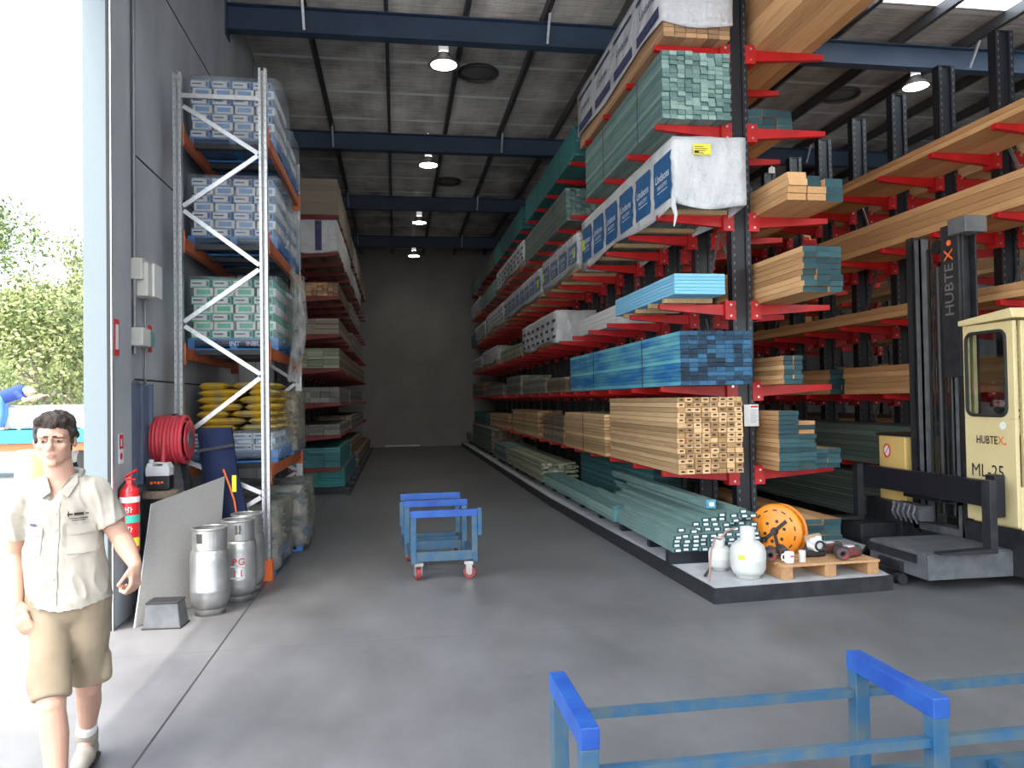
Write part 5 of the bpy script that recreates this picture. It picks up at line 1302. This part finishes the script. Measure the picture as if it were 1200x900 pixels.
# head (local: face towards -Y)
def H(x, y, z): return tuple(HR @ Vector((x, y, z)))
ell(q, (0, .022, .028), .075, .092, .088, HR); ell(q, (0, -.020, -.035), .066, .066, .078, HR); ell(q, (0, -.034, -.078), .048, .044, .036, HR); ell(q, (-.045, -.005, -.062), .022, .04, .03, HR); ell(q, (.045, -.005, -.062), .022, .04, .03, HR)
ell(q, (0, -.030, .030), .062, .055, .05, HR)
ell(q, (0, -.072, -.098), .024, .014, .016, HR)                       # chin
for s_ in (-1, 1):
    ell(q, (s_ * .040, -.056, -.022), .024, .024, .024, HR)           # cheek
    ell(q, (s_ * .030, -.076, .022), .026, .012, .008, HR)            # brow ridge
    ell(q, (s_ * .077, .014, -.008), .010, .020, .032, HR)            # ear
    ell(q, (s_ * .010, -.094, -.030), .008, .010, .008, HR)           # nostril
cap(q, H(0, -.080, .012), H(0, -.104, -.026), .008, .0115, 12); ell(q, (0, -.082, -.060), .022, .007, .0045, HR); ell(q, (0, -.081, -.069), .019, .007, .005, HR)
NK = Vector((-1.512, 3.69, 1.42))
cap(q, H(0, .012, -.05), NK, .056, .060, 18); cap(q, NK, (-1.505, 3.70, 1.33), .062, .09, 18)
# trunk
cap(q, (-1.50, 3.70, 1.28), (-1.49, 3.69, .95), .125, .11, 20, .78, (0, 1, 0)); cap(q, (-1.63, 3.70, 1.34), (-1.37, 3.70, 1.35), .06, .06, 16)
cap(q, (-1.49, 3.69, .98), (-1.475, 3.69, .84), .112, .11, 20, .85, (0, 1, 0))
SL = Vector((-1.665, 3.69, 1.335)); SR = Vector((-1.368, 3.69, 1.35))
EL = Vector((-1.735, 3.76, 1.075)); WL = Vector((-1.66, 3.60, .885)); ER = Vector((-1.262, 3.71, 1.135)); WR = Vector((-1.155, 3.56, 1.045))
for s0, e0, w0 in ((SL, EL, WL), (SR, ER, WR)):
    cap(q, s0, e0, .056, .043, 16); mid = e0.lerp(w0, .35); cap(q, e0, mid, .043, .043, 16); cap(q, mid, w0, .043, .028, 16)
hand(q, WR, (.05, -.22, -.95), (-.95, .25, 0), -1, 1.55, 1.0)
hand(q, WL, (.45, -.35, -.80), (.1, 1, -.2), 1, .45, .95)
# legs
HpL = Vector((-1.555, 3.68, .84)); KL = Vector((-1.475, 3.50, .47)); AL = Vector((-1.41, 3.40, .10)); HpR = Vector((-1.395, 3.69, .84)); KR = Vector((-1.42, 3.74, .46)); AR = Vector((-1.535, 4.02, .12))
for h, k, a in ((HpL, KL, AL), (HpR, KR, AR)):
    cap(q, h, k, .088, .056, 18); m_ = k.lerp(a, .32); bk = Vector((0, .012, 0)); cap(q, k, m_ + bk, .053, .056, 16); cap(q, m_ + bk, a, .055, .034, 16)
cap(q, AL, (-1.40, 3.30, .05), .036, .032); cap(q, AR, (-1.51, 3.90, .05), .036, .032)
HI = HR.inverted()
def headpost(co, no):
    if co.z > 1.46:
        l = HI @ co
        for s_ in (-1, 1):
            d = math.sqrt(((l.x - s_ * .030) / .019) ** 2 + ((l.z - .004) / .011) ** 2)
            if l.y < -.045 and d < 1.6: co = co + (HR.to_3x3() @ Vector((0, .009 * max(0, 1 - d / 1.6) ** .7, 0)))
        d = math.sqrt((l.x / .026) ** 2 + ((l.z + .0645) / .0022) ** 2)
        if l.y < -.06 and d < 1.5: co = co + (HR.to_3x3() @ Vector((0, .004 * (1 - d / 1.5), 0)))
    return co
def headmat(c):
    if c.z > 1.46:
        l = HI @ c
        if l.y < -.07 and abs(l.x) < .021 * (1 - ((l.z + .0645) / .011) ** 2) and -.0745 < l.z < -.0555: return 1
    return 0
fuse('body', q, ['skin', 'lips'], man, .0050, 5, headpost, headmat)
# eyes, brows
for s_ in (-1, 1):
    e = MB(); ell(e, (s_ * .030, -.0685, .003), .0135, .011, .0085, HR, 16); ob = e.build('eye', 'eyewhite', man)
    e = MB(); ell(e, (s_ * .030, -.0775, .002), .0062, .003, .0062, HR, 12); e.build('iris', 'eye', ob)
    e = MB(); cap(e, H(s_ * .030 - .015, -.0775, .0085), H(s_ * .030 + .015, -.0765, .0080), .0034, .0034, 8); e.build('eyelid', 'skin', man)
    e = MB(); cap(e, H(s_ * .012, -.0885, .022), H(s_ * .048, -.0765, .024), .0045, .0030, 8, .6, (0, 1, 0)); e.build('eyebrow', 'hair', man)
# hair
q = MB()
ell(q, (0, .030, .050), .084, .098, .082, HR); ell(q, (0, -.030, .085), .066, .058, .040, HR)
for s_ in (-1, 1): ell(q, (s_ * .068, .012, .035), .018, .052, .045, HR); ell(q, (s_ * .073, -.008, .015), .010, .012, .032, HR)
ell(q, (.018, -.062, .088), .045, .026, .024, HR); ell(q, (-.035, -.055, .082), .030, .026, .026, HR); ell(q, (0, .075, -.02), .060, .045, .06, HR)
def hairpost(co, no):
    l = HI @ co; return co + no * (.012 * noise.noise(Vector((l.x * 55, l.y * 55, l.z * 20))) + .009 * noise.noise(Vector((l.x * 25, l.y * 25, l.z * 25))))
def cutface(mb): return mb
fuse('hair', q, ['hair'], man, .0055, 2, hairpost)
# shirt
q = MB()
cap(q, (-1.505, 3.70, 1.29), (-1.49, 3.69, 1.05), .158, .160, 24, .74, (0, 1, 0)); cap(q, (-1.50, 3.69, 1.10), (-1.475, 3.685, .98), .165, .165, 24, .78, (0, 1, 0))
cap(q, (-1.64, 3.70, 1.345), (-1.375, 3.70, 1.355), .072, .072, 18); cap(q, (-1.585, 3.70, 1.375), (-1.43, 3.70, 1.385), .062, .062, 18)
# hanging hem ring (tapered tube, open to the eye from below)
n = 28; vs = []
for (z, rx, ry, cx_) in ((1.12, .165, .125, -1.498), (.98, .172, .135, -1.483), (.90, .180, .142, -1.475), (.865, .182, .145, -1.472)):
    for i in range(n): a = 2 * PI * i / n; vs.append((cx_ + rx * math.cos(a), 3.685 + ry * math.sin(a), z + (.018 * math.cos(a * 2) if z < .9 else 0)))
q.add(vs, [(k * n + i, k * n + (i + 1) % n, (k + 1) * n + (i + 1) % n, (k + 1) * n + i) for k in range(3) for i in range(n)] + [tuple(range(n)), tuple(range(3 * n, 4 * n))[::-1]], 0, True)
for s0, e0 in ((SL, EL), (SR, ER)):
    d = e0 - s0; cap(q, s0, s0 + d * .35, .072, .073, 18)
    # flared sleeve, cut flat at the cuff
    p0 = s0 + d * .2; p1 = s0 + d * .66; dn = d.normalized(); u = dn.orthogonal().normalized(); w_ = dn.cross(u)
    vs = [tuple(p + (u * math.cos(2 * PI * i / 20) + w_ * math.sin(2 * PI * i / 20)) * rr) for p, rr in ((p0, .070), (p1, .074)) for i in range(20)]
    q.add(vs, [(i, (i + 1) % 20, 20 + (i + 1) % 20, 20 + i) for i in range(20)] + [tuple(range(20))[::-1], tuple(range(20, 40))], 0, True)
def shirtpost(co, no):
    f = noise.noise(Vector((co.x * 7, co.y * 7, co.z * 4))) * .012 + (.5 - abs(noise.noise(Vector((co.x * 17 + co.z * 8, co.y * 14, co.z * 5 - co.x * 4))))) ** 2 * .030 - .006
    # V opening at the neck
    l = co - NK
    if co.y < NK.y - .02 and abs(l.x) < .045 * max(0, (co.z - 1.33) / .09) and co.z > 1.33: return co + Vector((0, .05, -.0))
    return co + no * f
sh = fuse('shirt', q, ['shirt'], man, .0065, 3, shirtpost)
# collar, placket, buttons, pockets, badges
TR_ = Matrix.Translation((-1.50, 3.69, 0)) @ Matrix.Rotation(.06, 4, 'Z')
q = MB()
for s_ in (-1, 1):
    c = [Vector((0.0 + s_ * .016, -.100, 1.372)), Vector((s_ * .052, -.098, 1.345)), Vector((s_ * .078, -.055, 1.405)), Vector((s_ * .068, -.02, 1.445)), Vector((s_ * .045, -.055, 1.428))]
    vs = [tuple(TR_ @ v) for v in c] + [tuple(TR_ @ (v + Vector((0, -.008, .003)))) for v in c]
    q.add(vs, [(0, 1, 2, 3, 4), (9, 8, 7, 6, 5)] + [(i, (i + 1) % 5, 5 + (i + 1) % 5, 5 + i) for i in range(5)])
    q.tube([TR_ @ Vector((s_ * .073, -.03, 1.425)), TR_ @ Vector((s_ * .068, .03, 1.45)), TR_ @ Vector((s_ * .03, .07, 1.455)), TR_ @ Vector((0, .078, 1.457))], .014, 8)
q.build('collar', 'shirt', sh)
def surf(x, z):   # a point just off the shirt's front
    for dy in range(0, 1):
        pass
    o = Vector((x, 3.2, z)) - Vector(ORG[sh.name]); hit, loc, nrm, _ = sh.ray_cast(o, Vector((0, 1, 0)))
    return (loc + Vector(ORG[sh.name]), nrm) if hit else (Vector((x, 3.56, z)), Vector((0, -1, 0)))
bpy.context.view_layer.update()
def patch(x0, x1, z0, z1, off, nx=5, nz=5, skew=0.):
    q = MB(); vs = []
    for i in range(nx + 1):
        for j in range(nz + 1):
            x = x0 + (x1 - x0) * i / nx + skew * j / nz; z = z0 + (z1 - z0) * j / nz; p, nn = surf(x, z); vs.append(tuple(p + nn * off))
    q.add(vs, [(i * (nz + 1) + j, (i + 1) * (nz + 1) + j, (i + 1) * (nz + 1) + j + 1, i * (nz + 1) + j + 1) for i in range(nx) for j in range(nz)], 0, True)
    return q
patch(-1.505, -1.475, .88, 1.33, .004, 2, 24).build('placket', 'shirt', sh, fixn=False)
patch(-1.445, -1.345, 1.10, 1.20, .004).build('pocket', 'shirt', sh, fixn=False); patch(-1.448, -1.342, 1.185, 1.225, .008).build('pocket_flap', 'shirt', sh, fixn=False)
patch(-1.635, -1.545, 1.10, 1.20, .004).build('pocket', 'shirt', sh, fixn=False); patch(-1.638, -1.542, 1.185, 1.22, .008).build('pocket_flap', 'shirt', sh, fixn=False)
patch(-1.605, -1.57, 1.225, 1.235, .005, 3, 2).build('name_strip', 'printnavy', sh, fixn=False)
q = MB()
for (x0, x1, z0, z1) in ((-1.445, -1.425, 1.270, 1.276), (-1.42, -1.39, 1.266, 1.278), (-1.385, -1.37, 1.270, 1.275), (-1.44, -1.375, 1.252, 1.255), (-1.43, -1.385, 1.243, 1.246), (-1.443, -1.439, 1.262, 1.285)):
    t_ = patch(x0, x1, z0, z1, .004, 2, 1); q.add(t_.v, t_.f, 0)
q.build('embroidered_logo', 'stamp', sh, fixn=False)
for z in (.93, 1.0, 1.07, 1.14, 1.21, 1.28):
    p, nn = surf(-1.49, z); q = MB().cone(p + nn * .004, p + nn * .009, .006, .0055, 10); q.build('button', 'paper', sh)
# shorts
q = MB()
cap(q, (-1.52, 3.69, .86), (-1.435, 3.69, .86), .118, .118, 22, .95, (0, 1, 0)); cap(q, (-1.50, 3.69, .92), (-1.45, 3.69, .92), .112, .112, 22, .95, (0, 1, 0)); 
for h, k in ((HpL, KL), (HpR, KR)):
    cap(q, h + Vector((0, 0, .05)), h, .099, .100, 18)
    d = (k - h); dn = d.normalized(); u = dn.orthogonal().normalized(); w_ = dn.cross(u); p0 = h - dn * .0; p1 = h + d * .93
    vs = [tuple(p + (u * math.cos(2 * PI * i / 22) + w_ * math.sin(2 * PI * i / 22)) * rr) for p, rr in ((p0, .096), (h.lerp(k, .4), .088), (p1, .076)) for i in range(22)]
    q.add(vs, [(j * 22 + i, j * 22 + (i + 1) % 22, j * 22 + 22 + (i + 1) % 22, j * 22 + 22 + i) for j in range(2) for i in range(22)] + [tuple(range(22))[::-1], tuple(range(44, 66))], 0, True)
    side = -1 if h.x < -1.5 else 1; c = h.lerp(k, .62) + Vector((side * .064, .01, 0)); cap(q, c, c + Vector((0, 0, -.09)), .034, .032, 12)
def shortpost(co, no): return co + no * (noise.noise(Vector((co.x * 9, co.y * 9, co.z * 6))) * .010)
fuse('shorts', q, ['shorts'], man, .008, 3, shortpost)
for a, k, toe, nm in ((AL, KL, (-1.395, 3.25, .055), 'l'), (AR, KR, (-1.505, 3.87, .055), 'r')):
    e = MB(); up_ = (k - a).normalized(); cap(e, a, a + up_ * .11, .042, .047, 16); e.build('sock', 'sock', man)
    e = MB(); heel = Vector((a.x, a.y + .03, .055)); cap(e, heel, toe, .046, .042, 18); cap(e, a + Vector((0, 0, -.02)), a + up_ * .045, .052, .053, 16); cap(e, Vector(toe) + Vector((0, .05, .012)), toe, .05, .044, 18)
    ob = fuse('boot', e, ['boot'], man, .007, 3, lambda co, no: Vector((co.x, co.y, max(co.z, .004))))
    e = MB(); hv = Vector((a.x, a.y + .035, .012)); tv = Vector((toe[0], toe[1] - .005, .012)); cap(e, hv, tv, .052, .050, 18); 
    e.v = [(v[0], v[1], .012 + (v[2] - .012) * .2) for v in e.v]; e.build('sole', 'rubber', ob)

# ------------------------------------------------------------------ outside
r = T('bollard', 'thick pale yellow bollard outside, behind the walking man', 'bollard', (-2.92, 6.55, -.03))
MB().lathe([(.10, 0), (.10, 1.40), (.085, 1.43), (.01, 1.44)], 24).build('post', 'boll_y', r, True)
MB().lathe([(.14, 0), (.14, .03), (.11, .035)], 20).build('base_plate', 'boll_y', r, True)
# flatbed truck
TY = 20.
r = T('flatbed_truck', 'flatbed truck with teal side board and orange chassis parked in the yard', 'truck', (-11, TY + 1.2, -.03))
MB().box(-16, -6.4, TY, TY + 2.4, 1.10, 1.18).build('deck', 'truckteal', r); MB().box(-16, -6.4, TY - .03, TY, .86, 1.18).build('side_board', 'truckteal', r)
MB().box(-16, -6.4, TY + .1, TY + .2, .66, .84).box(-16, -6.4, TY + 2.2, TY + 2.3, .66, .84).build('chassis_rail', 'truckorange', r)
MB().box(-6.9, -6.3, TY + .2, TY + 2.2, .45, 1.08).build('tail_frame', 'steel_dark', r)
for x in (-7.45, -8.7, -14.5):
    for yy in (TY + .15, TY + 1.95):
        o = MB().cone((x, yy, .42), (x, yy + .28, .42), .44, .44, 28).build('wheel', 'rubber', r); MB().cone((x, yy - .01, .42), (x, yy + .0, .42), .2, .2, 20).build('wheel_hub', 'gasalu', o)
MB().box(-18.2, -16.1, TY, TY + 2.4, .6, 3.0).build('driver_cab', 'label', r, bevel=.15)
for i, (x0, x1, z1, l) in enumerate(((-10.4, -8.15, 1.78, 'long white wrapped load on the truck deck, beside the bending worker'), (-8.05, -6.6, 1.62, 'lower white wrapped load at the tail of the truck deck'))):
    rr = T('wrapped_load', l, 'load', ((x0 + x1) / 2, TY + 1.1, 1.183))
    q = MB(); film_box(q, x0, x1, TY + .3, TY + 2.0, 1.20, z1, 7, .03, i); q.build('wrapping', 'wrap', rr, fixn=False)
    for k in range(3): xx = x0 + (x1 - x0) * (k + .5) / 3; MB().box(xx - .04, xx + .04, TY + .28, TY + 2.02, 1.185, 1.21).build('bearer', 'pine', rr)
# second person, bending over the load
w2 = T('person', 'worker in navy top and jeans bending over the load on the truck', 'person', (-9.75, TY + .16, 1.18))
q = MB(); Yp = TY + .15
hip = Vector((-9.62, Yp, 1.98)); cap(q, hip, (-9.20, Yp, 2.12), .15, .16, 16); cap(q, (-9.2, Yp, 2.12), (-9.05, Yp - .02, 2.12), .07, .06)
ell(q, (-8.98, Yp - .03, 2.12), .10, .10, .12); 
for yy in (-.12, .12):
    cap(q, (-9.62, Yp + yy, 1.95), (-9.60, Yp + yy, 1.58), .10, .075); cap(q, (-9.60, Yp + yy, 1.58), (-9.66, Yp + yy, 1.26), .07, .05); cap(q, (-9.68, Yp + yy, 1.225), (-9.52, Yp + yy, 1.225), .045, .04)
    sh_ = Vector((-9.18, Yp + yy * 1.3, 2.08)); cap(q, sh_, (-8.98, Yp + yy * 1.5 - .05, 1.92), .055, .045); cap(q, (-8.98, Yp + yy * 1.5 - .05, 1.92), (-8.72, Yp + yy - .04, 2.02), .045, .032); 
    if yy < 0: hand(q, (-8.70, Yp + yy - .04, 2.03), (1, 0, .3), (0, 0, -1), 1, .5)
    else: hand(q, (-8.70, Yp + yy - .04, 2.03), (1, 0, .2), (0, 0, -1), -1, .5)
fuse('body', q, ['skin'], w2, .012, 3)
q = MB(); cap(q, hip + Vector((.05, 0, .02)), (-9.20, Yp, 2.13), .165, .175, 16); 
for yy in (-.12, .12): sh_ = Vector((-9.18, Yp + yy * 1.3, 2.08)); cap(q, sh_, (-9.05, Yp + yy * 1.45 - .03, 1.97), .072, .06)
fuse('shirt', q, ['navyshirt'], w2, .014, 3)
q = MB(); cap(q, hip + Vector((-.03, 0, -.02)), hip + Vector((.08, 0, .02)), .165, .15, 16)
for yy in (-.12, .12): cap(q, (-9.62, Yp + yy, 1.95), (-9.60, Yp + yy, 1.58), .115, .09); cap(q, (-9.60, Yp + yy, 1.58), (-9.66, Yp + yy, 1.30), .085, .075)
fuse('jeans', q, ['jeans'], w2, .014, 3)
q = MB(); ell(q, (-8.985, Yp - .03, 2.165), .12, .12, .09); ell(q, (-8.90, Yp - .03, 2.13), .10, .09, .02); fuse('cap', q, ['cap'], w2, .010, 2)
# trees
def tree(label, x, y, h, rad, seed, mat_='leaf', n=5200, ls=.16):
    rnd = random.Random(seed); r = T('tree', label, 'tree', (x, y, -.03), 0, None)
    q = MB(); top = Vector((x + rnd.uniform(-.5, .5), y, h * .72)); q.tube([(x, y, -.03), (x + .1, y, h * .3), top], [.22, .16, .07], 10)
    blobs = []
    for k in range(13):
        a = rnd.uniform(0, 2 * PI); zz = h * rnd.uniform(.22, .95); rr = rad * (.95 - abs(zz / h - .55)) * rnd.uniform(.3, .9)
        c = Vector((x + math.cos(a) * rr, y + math.sin(a) * rr, zz)); blobs.append((c, rad * rnd.uniform(.28, .5)))
        q.tube([(x + .05, y, max(.5, zz * .55)), c.lerp(Vector((x, y, zz)), .4) - Vector((0, 0, .5)), c], [.07, .045, .02], 6)
    q.build('trunk', 'bark', r)
    q = MB()
    for k in range(int(n * 1.5)):
        c, br = rnd.choice(blobs); d = Vector((rnd.gauss(0, 1), rnd.gauss(0, 1), rnd.gauss(0, .8))).normalized() * br * rnd.uniform(.55, 1.05); p = c + d
        u = Vector((rnd.gauss(0, 1), rnd.gauss(0, 1), rnd.gauss(0, 1))).normalized(); v = u.orthogonal().normalized(); s_ = ls * rnd.uniform(.6, 1.3)
        q.add([tuple(p - u * s_ * .5), tuple(p + v * s_ * .28), tuple(p + u * s_ * .5), tuple(p - v * s_ * .28)], [(0, 1, 2, 3)])
    q.build('foliage', mat_, r, fixn=False)
tree('broad tree at the far left edge, its crown rising highest above the yard', -19.6, 38, 11.6, 4.4, 1, 'leaf', 9000, .2)
tree('pale yellowish tree in the middle of the yard view, behind the truck', -12.3, 28.5, 6.9, 2.4, 2, 'leaf2', 7000, .18)
tree('slender tree with bare pale trunk seen next to the door jamb', -14.6, 36.5, 9.4, 2.2, 3, 'leaf2', 4500, .18)
tree('dark green bushy tree low behind the truck load', -19.5, 48, 7.5, 4.2, 4, 'leaf', 8000, .2)
tree('dense tree behind the far left one, partly outside the frame', -27.5, 40, 8.5, 3.8, 5, 'leaf', 7000, .22)
